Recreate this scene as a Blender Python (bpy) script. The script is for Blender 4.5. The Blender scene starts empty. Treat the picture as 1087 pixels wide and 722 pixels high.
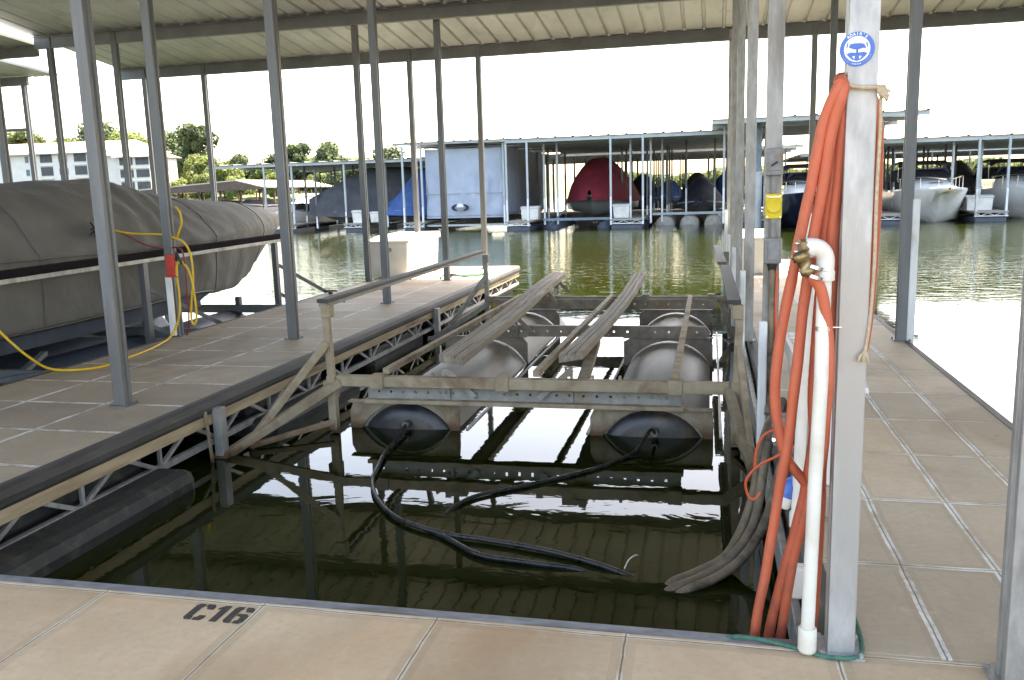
import bpy, math, random
from mathutils import Vector, Matrix, noise
random.seed(7)
SC = bpy.context.scene
COL = SC.collection
PI = math.pi
OFF = {}

# ------------------------------------------------------------------ materials
def new_mat(name):
    m = bpy.data.materials.new(name); m.use_nodes = True
    nt = m.node_tree
    for n in list(nt.nodes): nt.nodes.remove(n)
    out = nt.nodes.new('ShaderNodeOutputMaterial')
    b = nt.nodes.new('ShaderNodeBsdfPrincipled')
    nt.links.new(b.outputs[0], out.inputs[0])
    return m, nt, b
def nd(nt, t, **kw):
    n = nt.nodes.new(t)
    for k, v in kw.items():
        if k in n.inputs: n.inputs[k].default_value = v
        else: setattr(n, k, v)
    return n
def rgba(c): return (c[0], c[1], c[2], 1.0)
def ramp(nt, fac, stops):
    r = nt.nodes.new('ShaderNodeValToRGB'); cr = r.color_ramp
    while len(cr.elements) < len(stops): cr.elements.new(0.5)
    for e, (p, c) in zip(cr.elements, stops): e.position = p; e.color = rgba(c)
    nt.links.new(fac, r.inputs[0]); return r
def math_(nt, op, a, b=None, c=None):
    n = nt.nodes.new('ShaderNodeMath'); n.operation = op
    for i, v in enumerate((a, b, c)):
        if v is None: continue
        if isinstance(v, (int, float)): n.inputs[i].default_value = v
        else: nt.links.new(v, n.inputs[i])
    return n.outputs[0]
def mix(nt, fac, a, b):
    n = nt.nodes.new('ShaderNodeMix'); n.data_type = 'RGBA'
    for s, v in ((n.inputs[0], fac), (n.inputs[6], a), (n.inputs[7], b)):
        if isinstance(v, (int, float)): s.default_value = v
        elif isinstance(v, tuple): s.default_value = rgba(v)
        else: nt.links.new(v, s)
    return n.outputs[2]
def coords(nt, space='Position', scale=(1, 1, 1)):
    if space == 'Position':
        g = nt.nodes.new('ShaderNodeNewGeometry').outputs['Position']
    else:
        g = nt.nodes.new('ShaderNodeTexCoord').outputs['Object']
    mp = nd(nt, 'ShaderNodeMapping'); mp.inputs['Scale'].default_value = scale
    nt.links.new(g, mp.inputs[0]); return mp.outputs[0]
def noise_t(nt, vec, scale, detail=4, rough=.55, dist=0):
    n = nd(nt, 'ShaderNodeTexNoise', Scale=scale, Detail=detail, Roughness=rough, Distortion=dist)
    nt.links.new(vec, n.inputs['Vector']); return n.outputs[0]
def bump(nt, b, h, strength=.3, dist=.01):
    n = nd(nt, 'ShaderNodeBump', Strength=strength, Distance=dist)
    nt.links.new(h, n.inputs['Height']); nt.links.new(n.outputs[0], b.inputs['Normal'])

def surf(name, c1, c2, scale=6, rough=.6, metal=0, stretch=(1, 1, 1), c3=None, s3=1.3, lo=.35, hi=.68, fine=0, bmp=.15, bdist=.004, bscale=60, rvar=.1, space='Position', spec=.5):
    """two-tone noise surface with optional stain colour c3"""
    m, nt, b = new_mat(name)
    v = coords(nt, space, stretch)
    n1 = noise_t(nt, v, scale, 6, .6)
    col = ramp(nt, n1, [(lo, c1), (hi, c2)]).outputs[0]
    if c3:
        n3 = noise_t(nt, v, s3, 5, .65, .4)
        f = ramp(nt, n3, [(.52, (0, 0, 0)), (.68, (1, 1, 1))]).outputs[0]
        col = mix(nt, f, col, c3)
    nt.links.new(col, b.inputs['Base Color'])
    n2 = noise_t(nt, v, bscale, 4, .6)
    r = math_(nt, 'MULTIPLY_ADD', n1, rvar * 2, rough - rvar)
    nt.links.new(r, b.inputs['Roughness'])
    b.inputs['Metallic'].default_value = metal
    b.inputs['Specular IOR Level'].default_value = spec
    if bmp: bump(nt, b, n2, bmp, bdist)
    return m

MAT = {}
MAT['galv'] = surf('galvanised_steel', (.27, .27, .265), (.42, .415, .405), 14, .5, .4, (1, 1, .35), (.21, .19, .165), 2.5, bmp=.12)
MAT['galv_post'] = surf('galvanised_post_steel', (.115, .125, .135), (.175, .185, .195), 9, .5, .3, (1, 1, .15), (.13, .125, .12), 2, bmp=.1)
MAT['galv_bright'] = surf('bright_galvanised_steel', (.33, .34, .345), (.52, .52, .515), 22, .45, .3, (1, 1, .3), (.38, .37, .35), 3, bmp=.12)
MAT['lift_steel'] = surf('weathered_lift_steel', (.25, .195, .13), (.38, .31, .22), 7, .8, .0, (1, 1, 1), (.17, .10, .055), 2.2, bmp=.3)
_m = MAT['lift_steel']; _nt = _m.node_tree; _b = [n for n in _nt.nodes if n.type == 'BSDF_PRINCIPLED'][0]
_src = _b.inputs['Base Color'].links[0].from_socket; _g = _nt.nodes.new('ShaderNodeNewGeometry').outputs['Position']
_s = _nt.nodes.new('ShaderNodeSeparateXYZ'); _nt.links.new(_g, _s.inputs[0])
_z = math_(_nt, 'MULTIPLY_ADD', noise_t(_nt, _g, 9, 4), .10, _s.outputs[2])
_c = mix(_nt, ramp(_nt, _z, [(.075, (1, 1, 1)), (.115, (0, 0, 0))]).outputs[0], _src, (.022, .014, .009))
_c2 = mix(_nt, ramp(_nt, _z, [(.11, (.6, .6, .6)), (.19, (0, 0, 0))]).outputs[0], _c, (.16, .085, .04))
_nt.links.new(_c2, _b.inputs['Base Color'])
MAT['lift_galv'] = surf('dusty_lift_channel', (.22, .22, .21), (.33, .32, .29), 11, .65, .25, (1, 1, 1), (.24, .17, .10), 2.0, bmp=.2)
MAT['dark_lift'] = surf('dark_weathered_steel', (.15, .125, .10), (.26, .22, .175), 9, .7, .1, (1, 1, 1), (.20, .13, .08), 2.0, bmp=.2)
MAT['tank'] = surf('brushed_tank_shell', (.27, .255, .23), (.38, .36, .33), 3, .5, .08, (2, .35, 2), (.26, .19, .12), 1.4, bmp=.08)
MAT['tank_cap'] = surf('black_tank_end', (.018, .017, .02), (.05, .045, .045), 8, .35, 0, (1, 1, 1), (.12, .085, .05), 4, bmp=.1)
MAT['rubber'] = surf('grey_rubber_bumper', (.024, .024, .026), (.065, .064, .062), 9, .65, 0, (1, .2, 1), (.11, .10, .085), 2, bmp=.25)
MAT['black_pad'] = surf('black_carpet_pad', (.008, .007, .008), (.022, .018, .02), 30, .95, spec=.1)
MAT['rub_strip'] = surf('grey_edge_strip', (.16, .17, .19), (.27, .28, .30), 30, .55, .1, (.4, 1, 1), (.09, .09, .09), 3)
MAT['board'] = surf('stained_timber_board', (.30, .22, .13), (.48, .38, .25), 5, .8, 0, (2, .3, 3), (.10, .06, .035), 2.4, bmp=.3)
MAT['bunk'] = surf('worn_bunk_boards', (.155, .125, .095), (.27, .225, .175), 12, .8, 0, (5, .25, 3), (.36, .32, .27), 1.6, bmp=.4)
MAT['float'] = surf('dark_plastic_float', (.013, .014, .015), (.03, .03, .03), 5, .6, 0, (1, 1, 1), (.06, .055, .045), 9, bmp=.15)
MAT['white_pvc'] = surf('white_pvc', (.70, .68, .62), (.80, .79, .74), 5, .35, 0, (1, 1, 1), (.60, .57, .48), 3, bmp=.02)
MAT['white_box'] = surf('white_fibreglass', (.62, .61, .57), (.74, .73, .70), 3, .45, 0, (1, 1, 1), (.52, .50, .45), 1.6, bmp=.03)
MAT['white_guard'] = surf('white_post_guard', (.62, .64, .66), (.76, .78, .80), 6, .45, 0, (1, 1, .3), (.45, .45, .42), 3, bmp=.03)
MAT['hose'] = surf('orange_red_hose_rubber', (.46, .10, .05), (.60, .145, .075), 7, .55, 0, (1, 1, .5), (.36, .10, .06), 9, bmp=.06)
MAT['thin_hose'] = surf('small_red_tube', (.55, .08, .03), (.62, .10, .04), 5, .4)
MAT['air_hose'] = surf('black_air_hose', (.012, .012, .014), (.035, .035, .038), 8, .28, 0, bmp=.1)
MAT['mud_hose'] = surf('silty_grey_hose', (.13, .10, .065), (.26, .205, .14), 10, .7, 0, (1, 1, 1), (.035, .03, .026), 4, bmp=.25)
MAT['yellow'] = surf('yellow_cord_jacket', (.62, .38, .015), (.75, .48, .02), 5, .45, bmp=.03)
MAT['yellow_plastic'] = surf('yellow_plastic', (.66, .50, .02), (.76, .58, .03), 14, .45, bmp=.04)
MAT['red'] = surf('red_plastic', (.42, .035, .02), (.55, .05, .03), 8, .5)
MAT['maroon'] = surf('maroon_cord', (.20, .012, .02), (.28, .02, .03), 8, .5)
MAT['grey_box'] = surf('grey_electrical_box', (.19, .195, .20), (.27, .27, .275), 20, .5, .1, c3=(.22, .15, .11), s3=9)
MAT['brass'] = surf('tarnished_brass', (.22, .15, .07), (.42, .32, .17), 40, .4, .8, c3=(.10, .08, .05), s3=20)
MAT['rope'] = surf('tan_rope', (.42, .33, .22), (.56, .46, .33), 60, .9, bmp=.6, bscale=160)
MAT['green_rope'] = surf('green_rope', (.03, .11, .085), (.07, .20, .15), 60, .85, bmp=.6, bscale=180)
MAT['black_plastic'] = surf('black_plastic', (.012, .012, .013), (.03, .03, .03), 10, .5)
MAT['navy_canvas'] = surf('navy_canvas', (.015, .018, .035), (.03, .035, .06), 3, .85, bmp=.2, bscale=8, bdist=.05)
MAT['dark_canvas'] = surf('charcoal_canvas', (.035, .038, .045), (.065, .068, .078), 2, .85, bmp=.3, bscale=3, bdist=.1)
MAT['blue_canvas'] = surf('blue_canvas', (.03, .085, .25), (.05, .13, .34), 2, .8, bmp=.3, bscale=4, bdist=.08)
MAT['red_canvas'] = surf('red_canvas', (.13, .005, .014), (.20, .009, .02), 2, .8, bmp=.25, bscale=4, bdist=.08)
MAT['pale_tarp'] = surf('pale_blue_tarpaulin', (.31, .36, .45), (.39, .44, .53), 1.2, .75, bmp=.5, bscale=2.2, bdist=.12)
MAT['gelcoat'] = surf('white_gelcoat', (.80, .81, .82), (.86, .86, .86), 2, .25, bmp=0)
MAT['grey_hull'] = surf('grey_hull', (.33, .35, .36), (.42, .44, .44), 2, .35, bmp=0)
MAT['navy_hull'] = surf('navy_hull', (.008, .01, .025), (.014, .018, .04), 2, .2, bmp=0)
MAT['smoked'] = surf('smoked_glass', (.015, .018, .02), (.03, .03, .035), 2, .12, bmp=0)
MAT['chrome'] = surf('polished_rail', (.6, .6, .6), (.7, .7, .7), 5, .2, .9, bmp=0)
MAT['navy_float'] = surf('blue_grey_float', (.045, .06, .085), (.075, .09, .12), 4, .5)
MAT['far_deck'] = surf('pale_far_decking', (.26, .24, .21), (.36, .33, .29), 3, .8)
MAT['steel_blue'] = surf('painted_pile_steel', (.12, .17, .22), (.19, .25, .31), 3, .5, .2)
MAT['stencil'] = surf('black_stencil_paint', (.03, .027, .024), (.075, .065, .055), 60, .8, space='Position')
MAT['emblem_black'] = surf('black_emblem_print', (.01, .012, .02), (.02, .02, .03), 9, .7)
MAT['emblem_white'] = surf('white_emblem_print', (.7, .72, .74), (.75, .76, .78), 9, .7)
MAT['stick_blue'] = surf('blue_sticker_print', (.04, .13, .46), (.055, .16, .52), 9, .4)
MAT['stick_white'] = surf('white_sticker_print', (.72, .76, .80), (.80, .82, .84), 9, .4)
MAT['beam'] = surf('painted_roof_beam', (.15, .165, .175), (.21, .225, .235), 2, .6, .2, (1, 1, 1), (.17, .165, .155), 1.1)
MAT['inner_post'] = surf('inner_post_painted_shade', (.10, .11, .12), (.16, .17, .18), 2, .6, .1)  # far post colour darkened, shade under the roofs put into it
MAT['far_beam'] = surf('pale_far_beam', (.34, .38, .40), (.44, .48, .50), 2, .6, .1)
MAT['stucco'] = surf('pale_stucco', (.60, .58, .54), (.68, .66, .62), .6, .9)
MAT['cream'] = surf('cream_stucco', (.60, .50, .42), (.66, .55, .46), .6, .9)
MAT['bld_roof'] = surf('pale_shingle_roof', (.44, .34, .26), (.54, .43, .34), .7, .9)
MAT['screen'] = surf('dark_balcony_screen', (.04, .045, .055), (.08, .085, .095), 1.5, .6)
MAT['window'] = surf('grey_blue_window', (.09, .15, .19), (.15, .22, .27), 1.5, .75, spec=.1)
MAT['shed_roof'] = surf('pale_tan_roof', (.42, .34, .27), (.54, .46, .38), .5, .8)
MAT['dark_under'] = surf('dark_brown_steel', (.08, .055, .045), (.12, .085, .07), 1, .8)
MAT['bark'] = surf('grey_brown_bark', (.05, .04, .03), (.10, .08, .06), 1.5, .9)

def concrete(name, x0, px, y0, py, c1, c2, c3, jcol, jx=.011, extra=()):
    m, nt, b = new_mat(name)
    g = nt.nodes.new('ShaderNodeNewGeometry').outputs['Position']
    sep = nt.nodes.new('ShaderNodeSeparateXYZ'); nt.links.new(g, sep.inputs[0])
    wob = noise_t(nt, g, 3.0, 3)
    def joint(s, o, p):
        a = math_(nt, 'SUBTRACT', s, o); a = math_(nt, 'MULTIPLY_ADD', wob, .022, a)
        a = math_(nt, 'DIVIDE', a, p); a = math_(nt, 'ADD', a, .5)
        a = math_(nt, 'FRACT', a); a = math_(nt, 'SUBTRACT', a, .5)
        a = math_(nt, 'ABSOLUTE', a); return math_(nt, 'MULTIPLY', a, p)
    d = math_(nt, 'MINIMUM', joint(sep.outputs[0], x0, px), joint(sep.outputs[1], y0, py))
    for ex in extra:
        e_ = math_(nt, 'ABSOLUTE', math_(nt, 'MULTIPLY_ADD', wob, .02, math_(nt, 'SUBTRACT', sep.outputs[0], ex)))
        d = math_(nt, 'MINIMUM', d, e_)
    n1 = noise_t(nt, g, 1.7, 8, .65); n2 = noise_t(nt, g, 26, 6, .7); n3 = noise_t(nt, g, .9, 6, .7, .6)
    n4 = noise_t(nt, g, 170, 2, .6)
    base = ramp(nt, n1, [(.34, c1), (.66, c2)]).outputs[0]
    base = mix(nt, ramp(nt, n3, [(.50, (0, 0, 0)), (.66, (.8, .8, .8))]).outputs[0], base, c3)
    base = mix(nt, ramp(nt, n2, [(.45, (0, 0, 0)), (.8, (.45, .45, .45))]).outputs[0], base, tuple(x * .72 for x in c1))
    # paver to paver tone
    fx = math_(nt, 'FLOOR', math_(nt, 'DIVIDE', math_(nt, 'SUBTRACT', sep.outputs[0], x0), px))
    fy = math_(nt, 'FLOOR', math_(nt, 'DIVIDE', math_(nt, 'SUBTRACT', sep.outputs[1], y0), py))
    cb = nt.nodes.new('ShaderNodeCombineXYZ'); nt.links.new(fx, cb.inputs[0]); nt.links.new(fy, cb.inputs[1])
    wn = nt.nodes.new('ShaderNodeTexWhiteNoise'); nt.links.new(cb.outputs[0], wn.inputs[0])
    val = math_(nt, 'MULTIPLY_ADD', wn.outputs[0], .30, .84)
    hsv = nt.nodes.new('ShaderNodeHueSaturation'); nt.links.new(base, hsv.inputs['Color']); nt.links.new(val, hsv.inputs['Value'])
    # chalky sealant line, worn, with thin dark core; grimy border beside it
    wear = ramp(nt, noise_t(nt, g, 5, 5, .7), [(.38, (.15, .15, .15)), (.56, (1, 1, 1))]).outputs[0]
    dn = math_(nt, 'MULTIPLY_ADD', n2, .008, d)
    grime = math_(nt, 'MULTIPLY', math_(nt, 'LESS_THAN', dn, .045), .35)
    grime = math_(nt, 'MULTIPLY', grime, n1)
    c = mix(nt, grime, hsv.outputs[0], tuple(x * .45 for x in c1))
    lm = math_(nt, 'MULTIPLY', math_(nt, 'LESS_THAN', dn, jx + .004), wear)
    c = mix(nt, lm, c, jcol)
    core = math_(nt, 'MULTIPLY', math_(nt, 'LESS_THAN', d, .003), .75)
    c = mix(nt, core, c, (.07, .055, .04))
    vo = nd(nt, 'ShaderNodeTexVoronoi', Scale=3.1); nt.links.new(g, vo.inputs['Vector'])
    dv = math_(nt, 'MULTIPLY_ADD', n2, .03, vo.outputs['Distance'])
    vc = nt.nodes.new('ShaderNodeSeparateColor'); nt.links.new(vo.outputs['Color'], vc.inputs[0])
    spot = math_(nt, 'MULTIPLY', math_(nt, 'LESS_THAN', dv, math_(nt, 'MULTIPLY_ADD', vc.outputs[1], .05, .016)), math_(nt, 'LESS_THAN', vc.outputs[0], .45))
    c = mix(nt, math_(nt, 'MULTIPLY', spot, .6), c, tuple(x * .35 for x in c1))
    ns = noise_t(nt, g, 6, 8, .8, .3)
    c = mix(nt, ramp(nt, ns, [(.57, (0, 0, 0)), (.66, (.22, .22, .22)), (.74, (.0, .0, .0))]).outputs[0], c, tuple(min(.8, x * 1.45) for x in c2))
    c = mix(nt, ramp(nt, noise_t(nt, g, .55, 4, .6, .8), [(.50, (0, 0, 0)), (.62, (.5, .5, .5))]).outputs[0], c, (c1[0] * .62, c1[1] * .52, c1[2] * .42))
    nt.links.new(c, b.inputs['Base Color'])
    b.inputs['Roughness'].default_value = .82
    r = math_(nt, 'MULTIPLY_ADD', n1, .35, .5); nt.links.new(r, b.inputs['Roughness'])
    groove = nd(nt, 'ShaderNodeMapRange'); nt.links.new(d, groove.inputs[0])
    groove.inputs[1].default_value = 0; groove.inputs[2].default_value = .014
    h = math_(nt, 'ADD', math_(nt, 'MULTIPLY', groove.outputs[0], 1.0), math_(nt, 'MULTIPLY', n4, .18))
    h = math_(nt, 'ADD', h, math_(nt, 'MULTIPLY', n2, .25))
    bump(nt, b, h, .7, .004)
    return m
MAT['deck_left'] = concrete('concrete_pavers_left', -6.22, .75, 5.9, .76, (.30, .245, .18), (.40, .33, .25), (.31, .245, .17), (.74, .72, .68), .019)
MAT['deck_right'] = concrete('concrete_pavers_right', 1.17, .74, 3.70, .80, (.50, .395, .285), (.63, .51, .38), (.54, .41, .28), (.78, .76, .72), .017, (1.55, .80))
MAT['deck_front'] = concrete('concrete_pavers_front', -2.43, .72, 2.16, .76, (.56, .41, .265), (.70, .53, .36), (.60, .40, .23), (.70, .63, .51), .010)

def roof_mat(name, c1, c2, c3):
    m, nt, b = new_mat(name)
    g = coords(nt, 'Position', (1, .5, 1)); n1 = noise_t(nt, g, .8, 5, .6); n3 = noise_t(nt, g, 2.2, 6, .7, .8)
    c = ramp(nt, n1, [(.35, c1), (.65, c2)]).outputs[0]
    c = mix(nt, ramp(nt, n3, [(.52, (0, 0, 0)), (.72, (.7, .7, .7))]).outputs[0], c, c3)
    nt.links.new(c, b.inputs['Base Color']); b.inputs['Roughness'].default_value = .45; b.inputs['Metallic'].default_value = .15
    bump(nt, b, n3, .2, .02); return m
MAT['roof'] = roof_mat('ribbed_roof_sheet', (.37, .395, .42), (.52, .555, .585), (.28, .295, .31))
MAT['far_roof'] = roof_mat('far_ribbed_roof_sheet', (.22, .235, .24), (.30, .31, .31), (.18, .18, .18))

def tarp_mat(name, c1, c2):
    m, nt, b = new_mat(name)
    g = coords(nt, 'Position', (1, 1, 1)); g2 = coords(nt, 'Position', (1, .9, .7))
    n1 = noise_t(nt, g, 1.1, 5, .6); n2 = noise_t(nt, g2, 2.6, 2, .5, .8); n3 = noise_t(nt, g, 90, 2)
    c = ramp(nt, n1, [(.35, c1), (.65, c2)]).outputs[0]
    nt.links.new(c, b.inputs['Base Color']); b.inputs['Roughness'].default_value = .85
    h = math_(nt, 'ADD', n2, math_(nt, 'MULTIPLY', n3, .01))
    bump(nt, b, h, .45, .09); return m
MAT['grey_tarp'] = tarp_mat('taupe_grey_boat_cover', (.105, .10, .092), (.15, .145, .135))

def foliage(name, a, b_, c_):
    m, nt, b = new_mat(name)
    g = coords(nt, 'Position', (1, 1, 1)); n1 = noise_t(nt, g, .35, 3, .6)
    oi = nt.nodes.new('ShaderNodeObjectInfo')
    c = ramp(nt, n1, [(.3, a), (.5, b_), (.7, c_)]).outputs[0]
    hs = nt.nodes.new('ShaderNodeHueSaturation'); nt.links.new(c, hs.inputs['Color'])
    nt.links.new(math_(nt, 'MULTIPLY_ADD', oi.outputs['Random'], .5, .75), hs.inputs['Value'])
    nt.links.new(hs.outputs[0], b.inputs['Base Color']); b.inputs['Roughness'].default_value = .7
    tr = nt.nodes.new('ShaderNodeBsdfTranslucent'); nt.links.new(hs.outputs[0], tr.inputs[0])
    ms = nt.nodes.new('ShaderNodeMixShader'); ms.inputs[0].default_value = .45
    out = [n for n in nt.nodes if n.type == 'OUTPUT_MATERIAL'][0]
    nt.links.new(b.outputs[0], ms.inputs[1]); nt.links.new(tr.outputs[0], ms.inputs[2]); nt.links.new(ms.outputs[0], out.inputs[0])
    return m
MAT['leaf_bright'] = foliage('bright_foliage', (.09, .13, .035), (.13, .17, .05), (.17, .20, .07))
MAT['leaf_dark'] = foliage('deep_foliage', (.05, .08, .04), (.075, .11, .05), (.10, .14, .06))

def water_mat():
    m, nt, b = new_mat('lake_water')
    g = nt.nodes.new('ShaderNodeNewGeometry').outputs['Position']
    sep = nt.nodes.new('ShaderNodeSeparateXYZ'); nt.links.new(g, sep.inputs[0])
    n0 = noise_t(nt, g, .12, 4)
    c = ramp(nt, n0, [(.35, (.0080, .0130, .0008)), (.65, (.0135, .0180, .0010))]).outputs[0]
    nt.links.new(c, b.inputs['Base Color'])
    b.inputs['Roughness'].default_value = .015; b.inputs['IOR'].default_value = 1.333
    mr = nd(nt, 'ShaderNodeMapRange'); mr.interpolation_type = 'SMOOTHSTEP'
    nt.links.new(sep.outputs[1], mr.inputs[0])
    for i, v in enumerate((12.5, 26.0, 0.0, 1.0)): mr.inputs[i + 1].default_value = v
    v1 = coords(nt, 'Position', (1, 1.7, 1))
    calm = math_(nt, 'MULTIPLY', noise_t(nt, v1, 1.8, 3, .5, .8), .0013)
    calm2 = math_(nt, 'MULTIPLY', noise_t(nt, v1, 9, 2, .5), .00012)
    rough = math_(nt, 'MULTIPLY', noise_t(nt, v1, 2.6, 4, .55, .4), .014)
    rough = math_(nt, 'ADD', rough, math_(nt, 'MULTIPLY', noise_t(nt, v1, .45, 2), .012))
    h = math_(nt, 'ADD', calm, calm2)
    h = math_(nt, 'ADD', h, math_(nt, 'MULTIPLY', rough, mr.outputs[0]))
    bump(nt, b, h, 1.0, 1.0)
    return m
MAT['water'] = water_mat()

# ------------------------------------------------------------------ mesh helper
def frame(d):
    d = d.normalized()
    up = Vector((0, 0, 1)) if abs(d.z) < .95 else Vector((0, 1, 0))
    s = d.cross(up).normalized(); u = s.cross(d).normalized()
    return s, u
class M:
    def __init__(s): s.v = []; s.f = []; s.sm = []
    def add(s, vs, fs, smooth=False):
        o = len(s.v); s.v += [tuple(p) for p in vs]
        for f in fs: s.f.append([i + o for i in f]); s.sm.append(smooth)
        return s
    def box(s, x0, x1, y0, y1, z0, z1):
        vs = [(x, y, z) for z in (z0, z1) for y in (y0, y1) for x in (x0, x1)]
        return s.add(vs, [(0, 2, 3, 1), (4, 5, 7, 6), (0, 1, 5, 4), (2, 6, 7, 3), (0, 4, 6, 2), (1, 3, 7, 5)])
    def bar(s, p, q, w, h, roll=0):
        p = Vector(p); q = Vector(q); a, u = frame(q - p)
        if roll:
            c, n = math.cos(roll), math.sin(roll); a, u = a * c + u * n, u * c - a * n
        vs = [e + a * i * w / 2 + u * j * h / 2 for e in (p, q) for (i, j) in ((-1, -1), (1, -1), (1, 1), (-1, 1))]
        return s.add(vs, [(0, 1, 2, 3), (7, 6, 5, 4), (0, 4, 5, 1), (1, 5, 6, 2), (2, 6, 7, 3), (3, 7, 4, 0)])
    def tube(s, pts, r, n=10, caps=True):
        pts = [Vector(p) for p in pts]; rr = r if isinstance(r, (list, tuple)) else [r] * len(pts)
        vs = []; a = None
        for i, p in enumerate(pts):
            d = (pts[min(i + 1, len(pts) - 1)] - pts[max(i - 1, 0)]).normalized()
            if a is None: a, u = frame(d)
            else:
                a = (a - d * a.dot(d)).normalized()
            u = d.cross(a).normalized()
            for k in range(n):
                t = 2 * PI * k / n; vs.append(p + (a * math.cos(t) + u * math.sin(t)) * rr[i])
        fs = [(i * n + k, i * n + (k + 1) % n, (i + 1) * n + (k + 1) % n, (i + 1) * n + k) for i in range(len(pts) - 1) for k in range(n)]
        s.add(vs, fs, True)
        if caps:
            s.add(vs[:n], [tuple(range(n))[::-1]]); s.add(vs[-n:], [tuple(range(n))])
        return s
    def lathe(s, prof, base, axis=(0, 0, 1), n=24, smooth=True):
        base = Vector(base); d = Vector(axis).normalized(); a, u = frame(d); vs = []
        for r, h in prof:
            for k in range(n):
                t = 2 * PI * k / n; vs.append(base + d * h + (a * math.cos(t) + u * math.sin(t)) * r)
        m_ = len(prof)
        fs = [(i * n + k, i * n + (k + 1) % n, (i + 1) * n + (k + 1) % n, (i + 1) * n + k) for i in range(m_ - 1) for k in range(n)]
        s.add(vs, fs, smooth)
        if prof[0][0] > 1e-4: s.add(vs[:n], [tuple(range(n))[::-1]])
        if prof[-1][0] > 1e-4: s.add(vs[-n:], [tuple(range(n))])
        return s
    def prism(s, poly, o, ax, ay, az):
        """polygon (2D) in plane o+ax*x+ay*y, extruded by vector az"""
        o, ax, ay, az = map(Vector, (o, ax, ay, az)); n = len(poly)
        A = [o + ax * x + ay * y for x, y in poly]; B = [p + az for p in A]
        return s.add(A + B, [tuple(range(n))[::-1], tuple(range(n, 2 * n))] + [(i, (i + 1) % n, n + (i + 1) % n, n + i) for i in range(n)])
    def loft(s, rings, closed=False, caps=False, smooth=True):
        n = len(rings[0]); vs = [p for r in rings for p in r]; k_ = n if closed else n - 1
        fs = [(i * n + k, i * n + (k + 1) % n, (i + 1) * n + (k + 1) % n, (i + 1) * n + k) for i in range(len(rings) - 1) for k in range(k_)]
        s.add(vs, fs, smooth)
        if caps: s.add(rings[0], [tuple(range(n))[::-1]]); s.add(rings[-1], [tuple(range(n))])
        return s
    def build(s, name, mat, parent=None, bevel=0, solid=0):
        off = Vector(OFF.get(parent.name, (0, 0, 0))) if parent else Vector((0, 0, 0))
        me = bpy.data.meshes.new(name); me.from_pydata([tuple(Vector(p) - off) for p in s.v], [], s.f)
        me.polygons.foreach_set('use_smooth', s.sm); me.validate(); me.update()
        me.materials.append(MAT[mat] if isinstance(mat, str) else mat)
        o = bpy.data.objects.new(name, me); COL.objects.link(o)
        if parent:
            o.parent = parent; OFF[o.name] = tuple(off)
        if solid:
            md = o.modifiers.new('thick', 'SOLIDIFY'); md.thickness = solid; md.offset = 0
        if bevel:
            md = o.modifiers.new('bev', 'BEVEL'); md.width = bevel; md.segments = 2; md.limit_method = 'ANGLE'; md.angle_limit = math.radians(40)
        return o
def smoothpath(pts, sub=6):
    P = [Vector(p) for p in pts]; out = []
    for i in range(len(P) - 1):
        p0 = P[max(i - 1, 0)]; p1 = P[i]; p2 = P[i + 1]; p3 = P[min(i + 2, len(P) - 1)]
        for k in range(sub):
            t = k / sub
            out.append(.5 * ((2 * p1) + (p2 - p0) * t + (2 * p0 - 5 * p1 + 4 * p2 - p3) * t * t + (3 * p1 - p0 - 3 * p2 + p3) * t ** 3))
    out.append(P[-1]); return out
def thing(name, loc, label, cat, group=None):
    o = bpy.data.objects.new(name, None); COL.objects.link(o); o.location = loc; o.empty_display_size = .2
    OFF[o.name] = tuple(loc); return tag(o, label, cat, group)
def tag(o, label, cat, group=None):
    o['label'] = label; o['category'] = cat
    if group: o['group'] = group
    return o
def struct(o, kind='structure'): o['kind'] = kind; return o
def kids(o): return [c for c in bpy.data.objects if c.parent == o]
def dup(root, loc, label=None, group=None, rz=None, sc=None):
    def cp(o, par):
        c = o.copy(); COL.objects.link(c)
        if par: c.parent = par
        for ch in kids(o): cp(ch, c)
        return c
    r = cp(root, None); r.location = loc
    if rz is not None: r.rotation_euler = (0, 0, rz)
    if sc is not None: r.scale = sc
    if label: r['label'] = label
    if group: r['group'] = group
    return r
# ------------------------------------------------------------------ setting: water, sky, shore
w = M(); S = 1600
w.add([(-S, -200, 0), (S, -200, 0), (S, S, 0), (-S, S, 0)], [(0, 1, 2, 3)])
struct(w.build('lake_water', 'water'))
# far shore: one terrain sheet rising out of the lake
MAT['shore'] = surf('grassy_shore', (.05, .075, .03), (.08, .095, .04), .2, .9)
g = M(); rings = []
for j, (dy, z) in enumerate([(0, -.5), (6, .8), (20, 2.0), (60, 5), (140, 8), (400, 10)]):
    row = []
    for i in range(61):
        x = -420 + i * 24
        y0 = 150 if x < -95 else 150 + min(1, (x + 95) / 60) * 200
        row.append((x, y0 + dy + 6 * noise.noise((x * .02, 3, 0)), z + (.6 * noise.noise((x * .03, dy * .1, 1)) if j else 0)))
    rings.append(row)
g.loft(rings)
struct(g.build('far_shore', 'shore'))

# ------------------------------------------------------------------ concrete walkway and fingers
EDGE_Y = 2.97
fd = M()
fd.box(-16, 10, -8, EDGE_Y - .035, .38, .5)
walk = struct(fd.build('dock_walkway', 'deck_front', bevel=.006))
es = M(); es.box(-3.9, .36, EDGE_Y - .032, EDGE_Y + .03, .40, .496)
es_o = es.build('dock_edge_strip', 'rub_strip', bevel=.008); struct(es_o)
ff = M()
for x in range(-15, 9, 3): ff.box(x, x + 2.2, -.5, 2.4, -.35, .36)
struct(ff.build('walkway_float', 'float', bevel=.06))

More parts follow.
